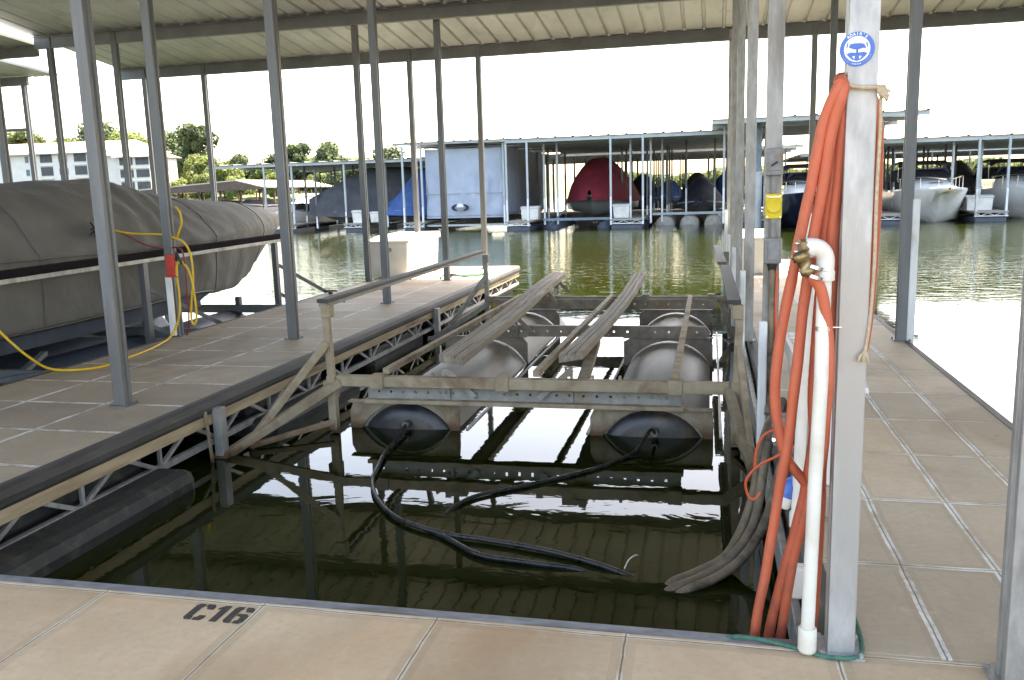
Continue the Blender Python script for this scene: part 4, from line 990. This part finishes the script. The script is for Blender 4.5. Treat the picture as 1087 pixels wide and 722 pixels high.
em = M(); em.prism([(-.15, 0), (.15, 0), (.11, -.17), (-.11, -.17)], (-13.25, 45.80, 1.21), (1, 0, 0), (0, 0, 1), (0, -.01, 0)); em.build('emblem_base', 'grey_box', tb)
far_roof('shed_roof', -16.85, -10.28, 45.3, 62.05, 4.735, .0, 'thin roof edge over the pale blue tarpaulin room', 4, .9, .13)
for (x, y) in ((-16.3, 45.4), (-15.3, 45.6), (-10.75, 45.7)): far_post(x, y, 4.55, 1.3)
far_finger(-16.4, -15.25, 45.3, 58, 'far dock finger between the blue cover and the tarpaulin')
m = M(); m.box(-15.2, -10.6, 45.9, 46.05, .22, .32); tag(m.build('slip_beam', 'far_beam'), 'pale beam low over the water below the tarpaulin', 'beam')
# section A
far_roof('shed_roof', -29, -15.2, 46.8, 60, 3.98, .0, 'thin pale roof above the charcoal covered boat at left', 4, .9, .17)
for (x, y) in ((-25.4, 47), (-23.65, 47), (-22.4, 47.4), (-20.4, 47), (-19.1, 47), (-18.0, 47.3), (-24.3, 50), (-23.2, 52), (-21.3, 50.5), (-19.6, 51), (-17.2, 50), (-24, 57), (-22, 57), (-20, 57), (-18.2, 56)): far_post(x, y, 3.85, 1.1 if y < 47.2 else .9)
far_finger(-20.45, -19.05, 46.6, 58, 'far dock finger carrying a white box below the charcoal cover')
far_finger(-25.4, -23.6, 46.6, 58, 'far dock finger at the left end of the thin roof')
# covered boats
def bow_boat(nm, cx, y0, len_, hw, zdeck, cover, label, hull='grey_hull', covermat='navy_canvas', rise=(), rz=0, tip=.5, keel=.15, ex=1.9):
    """boat with its bow towards -Y; local frame then rotated"""
    t = thing(nm, (0, 0, 0), label, 'boat'); n = 22; R1 = []; C1 = []
    for i in range(n + 1):
        u = i / n; w_ = hw * (1 - (1 - min(1, u / .42)) ** 2.0) ** .75 if u < .42 else hw
        w_ = max(w_, .03); zk = keel + (zdeck - keel) * max(0, 1 - u / .22) ** 1.6 * .9; zd = zdeck + .22 * max(0, 1 - u / .5)
        zc = min(zk + .28 + .25 * max(0, 1 - u / .4), zd - .1); wc = w_ * (.35 + .6 * min(1, u / .4))
        y = u * len_; yb = y + tip * max(0, 1 - u / .3) * 0
        R1.append([(-w_, y, zd), (-w_ * .99, y, zd - .1), (-wc, y + tip * (1 - u), zc), (0, y + tip * 1.3 * (1 - u), zk), (wc, y + tip * (1 - u), zc), (w_ * .99, y, zd - .1), (w_, y, zd)])
    m = M(); m.loft(R1); m.add(R1[-1], [tuple(range(7))]); m.build('hull', hull, t)
    m = M()
    if not cover: m.loft([[(-r[0][0] * -1 * .98, r[0][1], r[0][2] - .01), (0, r[0][1], r[0][2] + .08), (r[-1][0] * .98, r[0][1], r[0][2] - .01)] for r in R1]); m.build('deck', 'gelcoat' if hull != 'grey_hull' else hull, t)
    if cover:
        rings = []
        for i in range(n * 2 + 1):
            u = i / (2 * n); y = u * len_; w_ = hw * (1 - (1 - min(1, u / .42)) ** 2.0) ** .75 if u < .42 else hw
            w_ = max(w_, .03); zd = zdeck + .22 * max(0, 1 - u / .5)
            zt = zd + .1
            for (a, za), (b, zb) in zip(rise, rise[1:]):
                if a <= u <= b: zt = za + (zb - za) * ((u - a) / (b - a))
            ring = []
            for k in range(17):
                th = PI * k / 16; x = -math.cos(th); s_ = 1 - abs(x) ** ex
                f = 1 + .05 * noise.noise((u * 9, x * 3, cx)); sk = zd - .28
                xx = x * (w_ + .11) * (1 - .35 * s_ ** 3 * max(0, (zt - zd)) / max(zt, 1))
                ring.append((xx * f, y - .06 * (1 - u), sk + (zt - sk) * s_ * (1 + .03 * noise.noise((u * 7, x * 4, cx + 3)))))
            rings.append(ring)
        m = M(); m.loft(rings); m.add(rings[-1], [tuple(range(17))]); m.build('boat_cover', covermat, t)
    t.location = (cx, y0, 0); t.rotation_euler = (0, 0, rz)
    OFF[t.name] = (0, 0, 0)
    return t
bow_boat('covered_boat', -6.25, 46.2, 11, 1.75, 1.5, True, 'large boat under a tall red cover in the far dock', covermat='red_canvas', rise=((0, 1.95), (.1, 2.6), (.2, 3.3), (.30, 3.7), (.6, 3.85), (1, 3.3)), keel=.5, ex=2.6)
bow_boat('covered_boat', -.55, 48.2, 9, 1.35, 1.0, True, 'boat under a charcoal navy cover with its pale bow above three round tanks', covermat='navy_canvas', rise=((0, 1.3), (.15, 1.75), (.3, 2.0), (.42, 2.45), (.6, 2.6), (1, 2.0)), keel=.45)
bow_boat('covered_boat', -22.9, 47.6, 8.5, 1.5, 1.0, True, 'boat under a charcoal cover rising to a peak at the far left dock', covermat='dark_canvas', rise=((0, 1.9), (.12, 2.4), (.3, 3.2), (.42, 3.62), (.7, 3.62), (1, 1.9)), rz=math.radians(-72), keel=.45)
bow_boat('covered_boat', -18.35, 47.3, 6.5, 1.1, .95, True, 'boat under a bright blue peaked cover left of the tarpaulin', covermat='blue_canvas', rise=((0, 1.25), (.15, 1.9), (.3, 3.0), (.4, 3.55), (.7, 3.6), (1, 3)), rz=math.radians(-48), keel=.4)
for (x, y, l, mt) in ((-3.0, 63, 'boat under a blue cover deep inside the far docks', 'blue_canvas'), (3.8, 63.5, 'boat under a dark cover deep inside the far docks behind the round pile', 'dark_canvas'), (-9.6, 64, 'boat under a dark navy cover behind the tarpaulin room', 'navy_canvas')):
    bow_boat('covered_boat', x, y, 8, 1.3, 1.1, True, l, covermat=mt, rise=((0, 1.4), (.2, 2.0), (.4, 2.5), (1, 2.2)), keel=.2)
for (x, y, l, mt) in ((-7.4, 64, 'boat under a faded grey cover behind the red covered boat', 'dark_canvas'), (-5.1, 65, 'boat under a navy cover far behind the white box of the red boat', 'navy_canvas'), (-1.0, 64.5, 'boat under a dark cover far behind the navy covered boat', 'dark_canvas'),
                      (1.2, 64, 'boat under a blue cover just left of the round pile, deep inside', 'blue_canvas'), (8.6, 67, 'boat under a dark cover deep behind the white cruiser, left one', 'dark_canvas'), (11.4, 67.5, 'boat under a navy cover deep behind the white cruiser, middle one', 'navy_canvas'),
                      (14.2, 67, 'boat under a charcoal cover deep behind the far right box', 'dark_canvas'), (17.2, 67, 'boat under a navy cover deep behind the right edge cruiser', 'navy_canvas'), (13.4, 50.5, 'boat with dark maroon cover behind the white box at far right', 'dark_canvas')):
    bow_boat('covered_boat', x, y, 8, 1.25, 1.2, True, l, covermat=mt, rise=((0, 1.5), (.2, 2.3), (.4, 3.0), (1, 2.6)), keel=.1, ex=2.4)
# lift tanks under the navy covered boat
t = thing('boat_lift', (-1, 47, 0), 'three round grey lift tanks below the navy covered boat', 'boat lift')
for x in (-2.35, -1.08, .18, 1.35):
    m = M(); m.lathe([(.0, -.06), (.3, -.05), (.46, .0), (.5, .06), (.5, 6)], (x, 47.0, .02), (0, 1, 0), n=28); m.build('air_tank', 'tank', t)
m = M(); m.box(-3.0, 2.0, 46.9, 47.0, .55, .68); m.build('cross_beam', 'far_beam', t)
t = thing('boat_lift', (-6.2, 46, 0), 'dark lift frame below the red covered boat', 'boat lift')
m = M(); m.box(-8.6, -5.0, 45.4, 45.5, .42, .55); m.build('cross_beam', 'steel_blue', t)
for x in (-8.3, -5.4):
    m = M(); m.lathe([(0, 0), (.45, .05), (.45, 6)], (x, 46, -.1), (0, 1, 0), n=20); m.build('air_tank', 'navy_float', t)
    m = M(); m.bar((x, 45.6, .2), (x + .7, 46.4, .95), .06, .06); m.build('swing_arm', 'steel_blue', t)
# section D: higher roof with round pile
far_roof('shed_roof', .02, 9.05, 40.8, 54, 4.92, .0, 'higher grey roof edge above the navy hulled cruiser', 3.3)
t = thing('steel_pile', (2.08, 43, 0), 'big round steel pile, dark above and pale blue below', 'pile')
m = M(); m.lathe([(.27, -1), (.27, 2.6)], (2.08, 43.2, 0), n=24); m.build('pale_sleeve', 'far_beam', t)
m = M(); m.lathe([(.245, 2.6), (.245, 4.85)], (2.08, 43.2, 0), n=24); m.build('pile_shaft', 'steel_blue', t)
for (x, y) in ((8.55, 43), (7.35, 43.6), (7.0, 45.6), (8.0, 45.4), (7.6, 47), (8.4, 48), (.6, 43.5), (2.6, 45.5)): far_post(x, y, 4.75, 1.9)
far_finger(7.0, 8.7, 43.0, 58, 'far dock finger left of the white cruiser')
m = M(); m.bar((7.2, 43, 4.2), (8.0, 43, 4.72), .08, .08); tag(m.build('roof_brace', 'far_beam'), 'diagonal steel brace under the higher grey roof', 'brace')
# section E
far_roof('shed_roof', 6.2, 24, 44.5, 60, 3.92, .0, 'lower grey shed roof above the white cruiser at right', 3.6)
far_roof('shed_roof', 6.2, 30, 66, 84, 4.0, .0, 'distant shed roof far behind the white cruiser', 5)
for (x, y) in ((12.05, 44.6), (13.32, 44.6), (11.2, 45.6), (12.7, 46.6), (14.6, 46), (9.2, 50.5), (9.9, 53), (10.7, 51), (11.9, 50), (11.5, 53), (12.8, 51.6), (13.6, 50), (14.4, 53), (10.2, 57), (11.5, 57.5), (12.6, 57), (14, 57)): far_post(x, y, 3.78, 1.5)
far_finger(11.95, 13.4, 44.4, 58, 'far dock finger right of the white cruiser')
inner_posts([8, 10.4, 12.5, 14.9, 17.3], 66.2, 84, 3.95, 0, 0, 4.5)
# cruisers
def cruiser(cx, y0, hull, label, hw=1.55):
    t = bow_boat('motor_cruiser', cx, y0, 9.5, hw, 1.42, False, label, hull=hull, keel=-.25, tip=1.0)
    OFFt = t
    m = M(); rings = []
    for (y, w_, z) in ((1.6, .25, 1.62), (2.4, .75, 1.78), (3.6, 1.0, 1.95), (4.2, 1.12, 1.98)):
        rings.append([(-w_ - .12, y, 1.42), (-w_, y, z - .08), (-w_ * .6, y, z), (w_ * .6, y, z), (w_, y, z - .08), (w_ + .12, y, 1.42)])
    m.loft(rings, caps=True); m.build('cabin_top', 'gelcoat', t)
    m = M(); m.loft([[(-1.15, 4.1, 1.95), (-.7, 3.65, 1.97), (.7, 3.65, 1.97), (1.15, 4.1, 1.95)], [(-1.12, 4.6, 2.42), (-.66, 4.3, 2.46), (.66, 4.3, 2.46), (1.12, 4.6, 2.42)]]); m.build('windscreen', 'smoked', t, solid=.02)
    m = M(); m.loft([[(-1.15, 4.2, 2.0), (-.9, 4.35, 2.52), (.9, 4.35, 2.52), (1.15, 4.2, 2.0)], [(-1.3, 7.6, 1.9), (-1.0, 7.6, 2.5), (1.0, 7.6, 2.5), (1.3, 7.6, 1.9)]], caps=True); m.build('cockpit_cover', 'navy_canvas', t)
    m = M(); rings = []
    for (y, z) in ((4.6, 2.72), (5.2, 2.9), (6.4, 2.92), (7.2, 2.78)): rings.append([(-1.25, y, z - .14), (-.9, y, z), (.9, y, z), (1.25, y, z - .14)])
    m.loft(rings); m.build('canvas_top', 'black_plastic', t, solid=.04)
    for s in (-1, 1):
        m = M(); m.tube(smoothpath([(s * .12, .15, 1.98), (s * .7, 1.1, 2.1), (s * 1.15, 2.4, 2.1), (s * 1.35, 4.0, 2.02)], 4), .018, 6)
        for (x, y) in ((.35, .5), (.9, 1.5), (1.2, 2.7), (1.33, 3.8)): m.tube([(s * x, y, 1.55), (s * x, y, 2.06)], .014, 6)
        m.build('bow_rail', 'chrome', t)
        for a_, b_ in ((5, 5), (6.9, 6.8)): m = M(); m.tube([(s * 1.2, a_, 1.9), (s * 1.22, b_, 2.78)], .02, 6); m.build('top_strut', 'chrome', t)
    m = M(); m.box(-.28, .28, 2.5, 3.0, 1.83, 1.85); m.build('deck_hatch', 'smoked', t)
    m = M(); m.box(-.22, .22, -.03, .02, 1.46, 1.52); m.build('bow_roller', 'brass', t)
    return t
cruiser(10.35, 42.4, 'gelcoat', 'white motor cruiser with its bow towards us in the far dock')
cruiser(4.6, 39.9, 'navy_hull', 'navy hulled motor cruiser with white deck behind the orange hoses', 1.35)
cruiser(15.1, 44.6, 'gelcoat', 'motor cruiser with dark cover beside the white box at far right', 1.4)
# white runabouts at far left
for (x, y, l) in ((-25.9, 49.5, 'small white boat under the left end of the thin pale roof'), (-24.2, 62, 'white boat behind the charcoal covered boat at far left')):
    t = bow_boat('open_boat', x, y, 7, 1.25, 1.0, False, l, hull='gelcoat', keel=.0)
    m = M(); m.loft([[(-.9, 2.6, 1.05), (0, 2.3, 1.05), (.9, 2.6, 1.05)], [(-.8, 3.0, 1.6), (0, 2.75, 1.65), (.8, 3.0, 1.6)]]); m.build('windscreen', 'smoked', t, solid=.02)
    m = M(); m.box(-.9, .9, 3.2, 5, 2.0, 2.08); m.build('canopy', 'gelcoat', t)
    m = M()
    for sx_ in (-.85, .85):
        for sy in (3.25, 4.95): m.tube([(sx_, sy, .9), (sx_, sy, 2.0)], .025, 6)
    m.build('canopy_frame', 'chrome', t)
t = thing('lift_frame', (-22.5, 48, 0), 'black steel frame above the bow of the charcoal covered boat', 'frame')
m = M()
for x in (-22.65, -21.9, -21.2): m.bar((x, 48.6, 1.8), (x, 48.6, 3.42 + (x + 22.65) * .09), .06, .06)
m.bar((-22.7, 48.6, 3.42), (-20.2, 48.6, 3.62), .07, .07); m.bar((-22.65, 48.6, 3.3), (-22.2, 48.9, 2.0), .05, .05); m.build('frame_bars', 'black_plastic', t)

# brown roofed dock
t = thing('boat_dock', (-54, 90, 0), 'distant dock with a low pale tan gable roof over brown posts', 'dock')
m = M()
xa, xb, xr = -68, -46.6, -50
m.add([(xa, 86, 2.9), (-49.9, 86, 3.95), (-49.9, 104, 3.95), (xa, 104, 2.9), (xb, 86, 3.15), (xb, 104, 3.15)], [(0, 1, 2, 3), (1, 4, 5, 2)]); m.build('gable_roof', 'shed_roof', t, solid=.12)
m = M(); m.add([(xa, 86.05, 2.84), (-49.9, 86.05, 3.86), (xb, 86.05, 3.06), (xb, 86.05, 2.95), (xa, 86.05, 2.6)], [(0, 4, 3, 2, 1)]); m.build('gable_end', 'dark_under', t, solid=.05)
for i in range(9):
    for y in (86.4, 95, 103.5):
        m = M(); x = xa + .6 + i * 2.55; m.box(x - .07, x + .07, y - .07, y + .07, .2, 2.9); m.build('dock_leg', 'dark_under', t)
m = M(); m.box(xa, xb, 86, 104, .1, .4); m.build('dock_deck', 'shed_roof', t)
for i in range(5):
    o = bow_boat('open_boat', xa + 3.0 + i * 3.7, 86.6, 7, 1.2, 1.25, True, ['dark covered boat moored leftmost in the tan roofed dock', 'dark covered boat second from left in the tan roofed dock', 'dark covered boat in the middle of the tan roofed dock', 'dark covered boat second from right in the tan roofed dock', 'dark covered boat rightmost in the tan roofed dock'][i], covermat='dark_canvas', rise=((0, 1.5), (.3, 1.9), (1, 1.8)), keel=.2)
# white cruisers moored in front of it
for i, (x, y) in enumerate(((-41.5, 82), (-38.2, 84), (-35.2, 80))):
    o = bow_boat('open_boat', x, y, 8, 1.3, 1.2, False, ['white boat moored right of the tan roofed dock, leftmost of three', 'white boat moored right of the tan roofed dock, middle of three', 'white boat moored right of the tan roofed dock, nearest the thin roof'][i], hull='gelcoat', keel=0)
    m = M(); m.loft([[(-1.0, 2.6, 1.3), (1.0, 2.6, 1.3), (1.05, 6.2, 1.3), (-1.05, 6.2, 1.3)], [(-.8, 3.2, 2.3), (.8, 3.2, 2.3), (.9, 6.0, 2.3), (-.9, 6.0, 2.3)]], closed=True, caps=True, smooth=False); m.build('cabin', 'gelcoat', o)

# ------------------------------------------------------------------ apartment building
def wing(x0, y0, length, depth, ang, zs, ze, zr, label, cols, wmat='stucco'):
    t = thing('apartment_building', (x0, y0, 0), label, 'building'); OFF[t.name] = (0, 0, 0)
    fl = (ze - zs) / 4.0
    m = M(); m.box(0, length, 0, depth, zs - 3, ze); m.build('wall', wmat, t)
    m = M(); o_ = .9
    m.add([(-o_, -o_, ze + .02), (length + o_, -o_, ze + .02), (length + o_, depth + o_, ze + .02), (-o_, depth + o_, ze + .02), (2.5, depth / 2 - 1, zr), (length - 2.5, depth / 2 - 1, zr)],
          [(0, 3, 2, 1), (0, 1, 5, 4), (1, 2, 5), (2, 3, 4, 5), (3, 0, 4)]); m.build('roof', 'bld_roof', t)
    m = M(); m.box(-o_, length + o_, -o_ - .05, -o_ + .02, ze - .22, ze + .015); m.build('eave_board', 'stucco', t)
    for k in range(4):
        zb = zs + k * fl
        for kind, xx in cols:
            if kind == 'b':
                m = M(); m.box(xx, xx + 2.7, -.06, .0, zb + .8, zb + fl - .12); m.build('balcony_screen', 'screen', t)
                m = M(); m.box(xx - .05, xx + 2.75, -.35, -.002, zb + .1, zb + .25); m.box(xx - .05, xx + 2.75, -.12, -.065, zb + .74, zb + .8); m.build('balcony_rail', 'stucco', t)
            else:
                m = M(); m.box(xx, xx + .8, -.05, 0, zb + .9, zb + fl - .5); o = m.build('window', 'window', t)
                m = M(); m.box(xx - .08, xx + .88, -.09, -.052, zb + .80, zb + .9); m.build('sill', 'stucco', o)
    t.rotation_euler = (0, 0, ang); return t
cols = [('w', 1), ('w', 2.3), ('w', 5), ('w', 6.3), ('w', 9), ('w', 10.2), ('b', 12.2), ('w', 16), ('w', 17.2), ('b', 20), ('w', 23.8), ('w', 25), ('w', 27), ('w', 28.3)]
cols = [(k, x * 1.02) for k, x in cols]
wing(-163, 156, 47, 14, math.radians(6), 1.6, 12.4, 14.9, 'long white apartment building wing with dark screened balconies', [('w', 2), ('w', 3.3), ('b', 5.5), ('w', 9.5), ('w', 10.8), ('w', 17.5), ('w', 18.8), ('w', 23), ('w', 24.3), ('b', 26.4), ('w', 30.5), ('w', 31.7), ('b', 34.0), ('w', 37.6), ('w', 38.9), ('w', 41), ('w', 42.3), ('b', 44.1)])
wing(-121.8, 158, 5.5, 13, math.radians(8), 1.2, 11.4, 13.6, 'white blank gable wing joining the two apartment blocks', [('w', 4.2)])
wing(-116.2, 156, 6.4, 13, math.radians(10), 1.0, 10.9, 13.0, 'end block of the apartments with two columns of dark balconies', [('b', .3), ('b', 3.6)])

# ------------------------------------------------------------------ trees
def crown(seed, R_, H_, n, mat, leaf):
    rnd = random.Random(seed); m = M(); clumps = []
    for i in range(30):
        th = rnd.uniform(0, 2 * PI); h = rnd.random() ** .8; rr = R_ * (1 - .55 * abs(h - .42) ** 1.2 * 1.6) * rnd.uniform(.45, 1)
        clumps.append((Vector((math.cos(th) * rr, math.sin(th) * rr, H_ * (.15 + .82 * h))), R_ * rnd.uniform(.22, .42)))
    vs = []; fs = []
    for i in range(n):
        c, r = clumps[rnd.randrange(30)]; d = Vector((rnd.gauss(0, 1), rnd.gauss(0, 1), rnd.gauss(0, .8))).normalized()
        p = c + d * r * rnd.uniform(.75, 1.08); s = leaf * rnd.uniform(.6, 1.3)
        a = Vector((rnd.gauss(0, 1), rnd.gauss(0, 1), rnd.gauss(0, 1))).normalized(); nrm = (d + a * .8).normalized(); a1 = nrm.orthogonal().normalized(); a2 = nrm.cross(a1)
        k = len(vs); vs += [p + a1 * s, p + a2 * s * .7, p - a1 * s, p - a2 * s * .7]; fs.append((k, k + 1, k + 2, k + 3))
    m.add(vs, fs); return m, clumps
protos = []
for i, (mt, R_, H_) in enumerate((('leaf_bright', 5.0, 9), ('leaf_dark', 5.5, 10), ('leaf_dark', 4.2, 11), ('leaf_bright', 6.0, 8))):
    t = thing('broadleaf_tree', (0, 0, 0), 'x', 'tree', 'trees on the far shore')
    cm, cl = crown(i + 3, R_, H_, 5200, mt, .42)
    for j in range(len(cm.v)): x, y, z = cm.v[j]; cm.v[j] = (x, y, z + 2.2)
    tr = M(); tr.tube([(0, 0, -2), (.1, 0, 2), (-.1, .1, 5), (.1, 0, H_ * .8)], [.38, .32, .24, .08], 8)
    for c, r in cl[:8]: tr.tube([(0, 0, 2.2 + c.z * .4), (c.x * .5, c.y * .5, 2.2 + c.z * .8), (c.x, c.y, 2.2 + c.z)], [.16, .1, .04], 5)
    tr.build('trunk', 'bark', t); cm.build('crown', mt, t); protos.append(t)
# x, y, base z, scale, kind
TR = [(-116, 196, 2, 1.0, 3, 'green tree filling the gap right of the tall dark tree'), (-102, 196, 1.5, .95, 1, 'dark green tree behind the low trees above the tan roof'), (-51, 205, 1, .8, 1, 'tree behind the charcoal covered boat at the far dock'), (-122, 172, 2, .62, 0, 'small bright tree at the foot of the apartment end block'), (-104, 166, .8, .62, 0, 'bushy bright tree on the bank left of centre behind the tan roof'), (-112, 168, .8, .6, 3, 'bushy tree on the bank next to the apartment end block'), (-75, 168, .8, .55, 1, 'low dark bush on the bank behind the white moored boats'), (-196, 196, 8, 1.05, 0, 'pale green tree above the apartment roof at the left picture edge'), (-184, 198, 8, 1.05, 3, 'broad tree above the apartment roof near the left edge'), (-174, 199, 8, .98, 0, 'rounded tree over the apartment roof between two slim posts'),
      (-163, 197, 7.5, .85, 0, 'low tree crown behind the middle of the apartment roof'), (-153, 199, 8, 1.0, 1, 'taller tree behind the apartment roof left of the nearest post'), (-144, 197, 7, .95, 0, 'tree crown behind the junction of the apartment blocks'),
      (-135, 198, 6, 1.02, 3, 'bright tree rising above the apartment end block'), (-128, 194, 5, .98, 1, 'dark tree right of the apartment end block'), (-119.5, 190, 3.5, 1.08, 2, 'tall dark tree beside the apartment end block'),
      (-113, 180, 1.5, 1.0, 0, 'bright yellow green tree above the tan roofed dock'), (-105, 176, 1.2, .85, 3, 'round bright tree above the tan roofed dock'), (-109, 190, 2, .9, 1, 'dark tree behind the bright trees'),
      (-98.5, 182, 1.2, .8, 0, 'low green tree between the bright tree and the dark oak'), (-92, 186, 1.5, 1.05, 2, 'dark tall tree right of the slim bluish post'), (-85.5, 188, 1.5, 1.1, 1, 'big dark rounded tree above the ridge of the tan roof'),
      (-79, 190, 1.2, .95, 3, 'green tree left of the thick post behind the thin roof'), (-72, 192, 1.2, 1.0, 1, 'tree just right of the thick post above the thin roof'), (-65, 196, 1, .82, 0, 'bright tree under the thin roof left of the black frame'),
      (-58, 210, 1, .75, 3, 'bright tree seen behind the black lift frame'), (-97, 168, .8, .6, 3, 'small bright bushy tree on the shore behind the tan roofed dock'), (-88, 168, .8, .6, 0, 'small green bushy tree on the shore near the tan roof end'),
      (-80, 172, .8, .62, 3, 'small bright tree on the shore left of the thick post'), (-70, 176, .8, .6, 0, 'small bright tree low behind the thin roof')]
used = set()
for x, y, z, s, k, lab in TR:
    if k not in used: r = protos[k]; used.add(k); r.location = (x, y, z); r['label'] = lab
    else: r = dup(protos[k], (x, y, z), lab)
    s *= 1.06 if x < -118 else .84
    r.rotation_euler = (0, 0, random.uniform(0, 6.28)); r.scale = (s, s, s)
# distant wooded bank, one mass
m = M(); vs = []; fs = []
for i in range(70000):
    x = random.uniform(-195, 260); far = x > -48; y = (372 if far else 214) + random.uniform(-12, 12); hh = (6.4 if far else 9.5) + 2.6 * noise.noise((x * .035, 0, 0)) + 1.3 * noise.noise((x * .16, 5, 0)); z = random.random() ** .7 * hh + (random.random() - .5)
    p = Vector((x, y, z + .5)); a1 = Vector((random.gauss(0, 1), random.gauss(0, 1), random.gauss(0, 1))).normalized(); a2 = a1.orthogonal().normalized(); s = .75
    k = len(vs); vs += [p + a1 * s, p + a2 * s, p - a1 * s, p - a2 * s]; fs.append((k, k + 1, k + 2, k + 3))
m.add(vs, fs); o = m.build('distant_woods', 'leaf_bright'); o['kind'] = 'stuff'

# ------------------------------------------------------------------ light, sky, camera
SUN_EL, SUN_AZ = math.radians(60), math.radians(22)    # azimuth from +Y towards +X
W_ = bpy.data.worlds.new('World'); SC.world = W_; W_.use_nodes = True; nt = W_.node_tree
bg = nt.nodes['Background']; sky = nt.nodes.new('ShaderNodeTexSky'); sky.sky_type = 'NISHITA'; sky.sun_disc = False
sky.sun_elevation = SUN_EL; sky.sun_rotation = SUN_AZ; sky.air_density = 1.0; sky.dust_density = 3.0; sky.ozone_density = 1.0; sky.altitude = 200
nt.links.new(sky.outputs[0], bg.inputs[0]); bg.inputs[1].default_value = .14
sl = bpy.data.lights.new('sun', 'SUN'); sl.energy = 4.6; sl.angle = math.radians(.53); sl.color = (1, .96, .9)
so = bpy.data.objects.new('sun', sl); COL.objects.link(so)
d = Vector((math.sin(SUN_AZ) * math.cos(SUN_EL), math.cos(SUN_AZ) * math.cos(SUN_EL), math.sin(SUN_EL)))
so.rotation_euler = d.to_track_quat('Z', 'Y').to_euler(); so.location = (20, 20, 40)
cam = bpy.data.cameras.new('camera'); co = bpy.data.objects.new('camera', cam); COL.objects.link(co); SC.camera = co
yaw, p_, r_, f_ = -.2272, .1716, -.0298, 920.5
Fv = Vector((math.sin(yaw) * math.cos(p_), math.cos(yaw) * math.cos(p_), -math.sin(p_)))
rt_ = Vector((math.cos(yaw), -math.sin(yaw), 0)); up_ = rt_.cross(Fv)
Rv = rt_ * math.cos(r_) + up_ * math.sin(r_); Uv = -rt_ * math.sin(r_) + up_ * math.cos(r_)
mw = Matrix.Identity(4)
for i in range(3): mw[i][0] = Rv[i]; mw[i][1] = Uv[i]; mw[i][2] = -Fv[i]
mw[2][3] = 2.1
co.matrix_world = mw
cam.sensor_fit = 'HORIZONTAL'; cam.sensor_width = 36; cam.lens = f_ / 1087 * 36; cam.clip_end = 5000; cam.clip_start = .05
SC.view_settings.view_transform = 'Standard'; SC.view_settings.look = 'None'; SC.view_settings.gamma = 1; SC.view_settings.exposure = 3.0; SC.view_settings.use_white_balance = True; SC.view_settings.white_balance_temperature = 8300; SC.view_settings.white_balance_tint = 12
SC.render.engine = 'CYCLES'; SC.cycles.use_denoising = True; SC.cycles.max_bounces = 8; SC.cycles.diffuse_bounces = 5; SC.cycles.glossy_bounces = 5
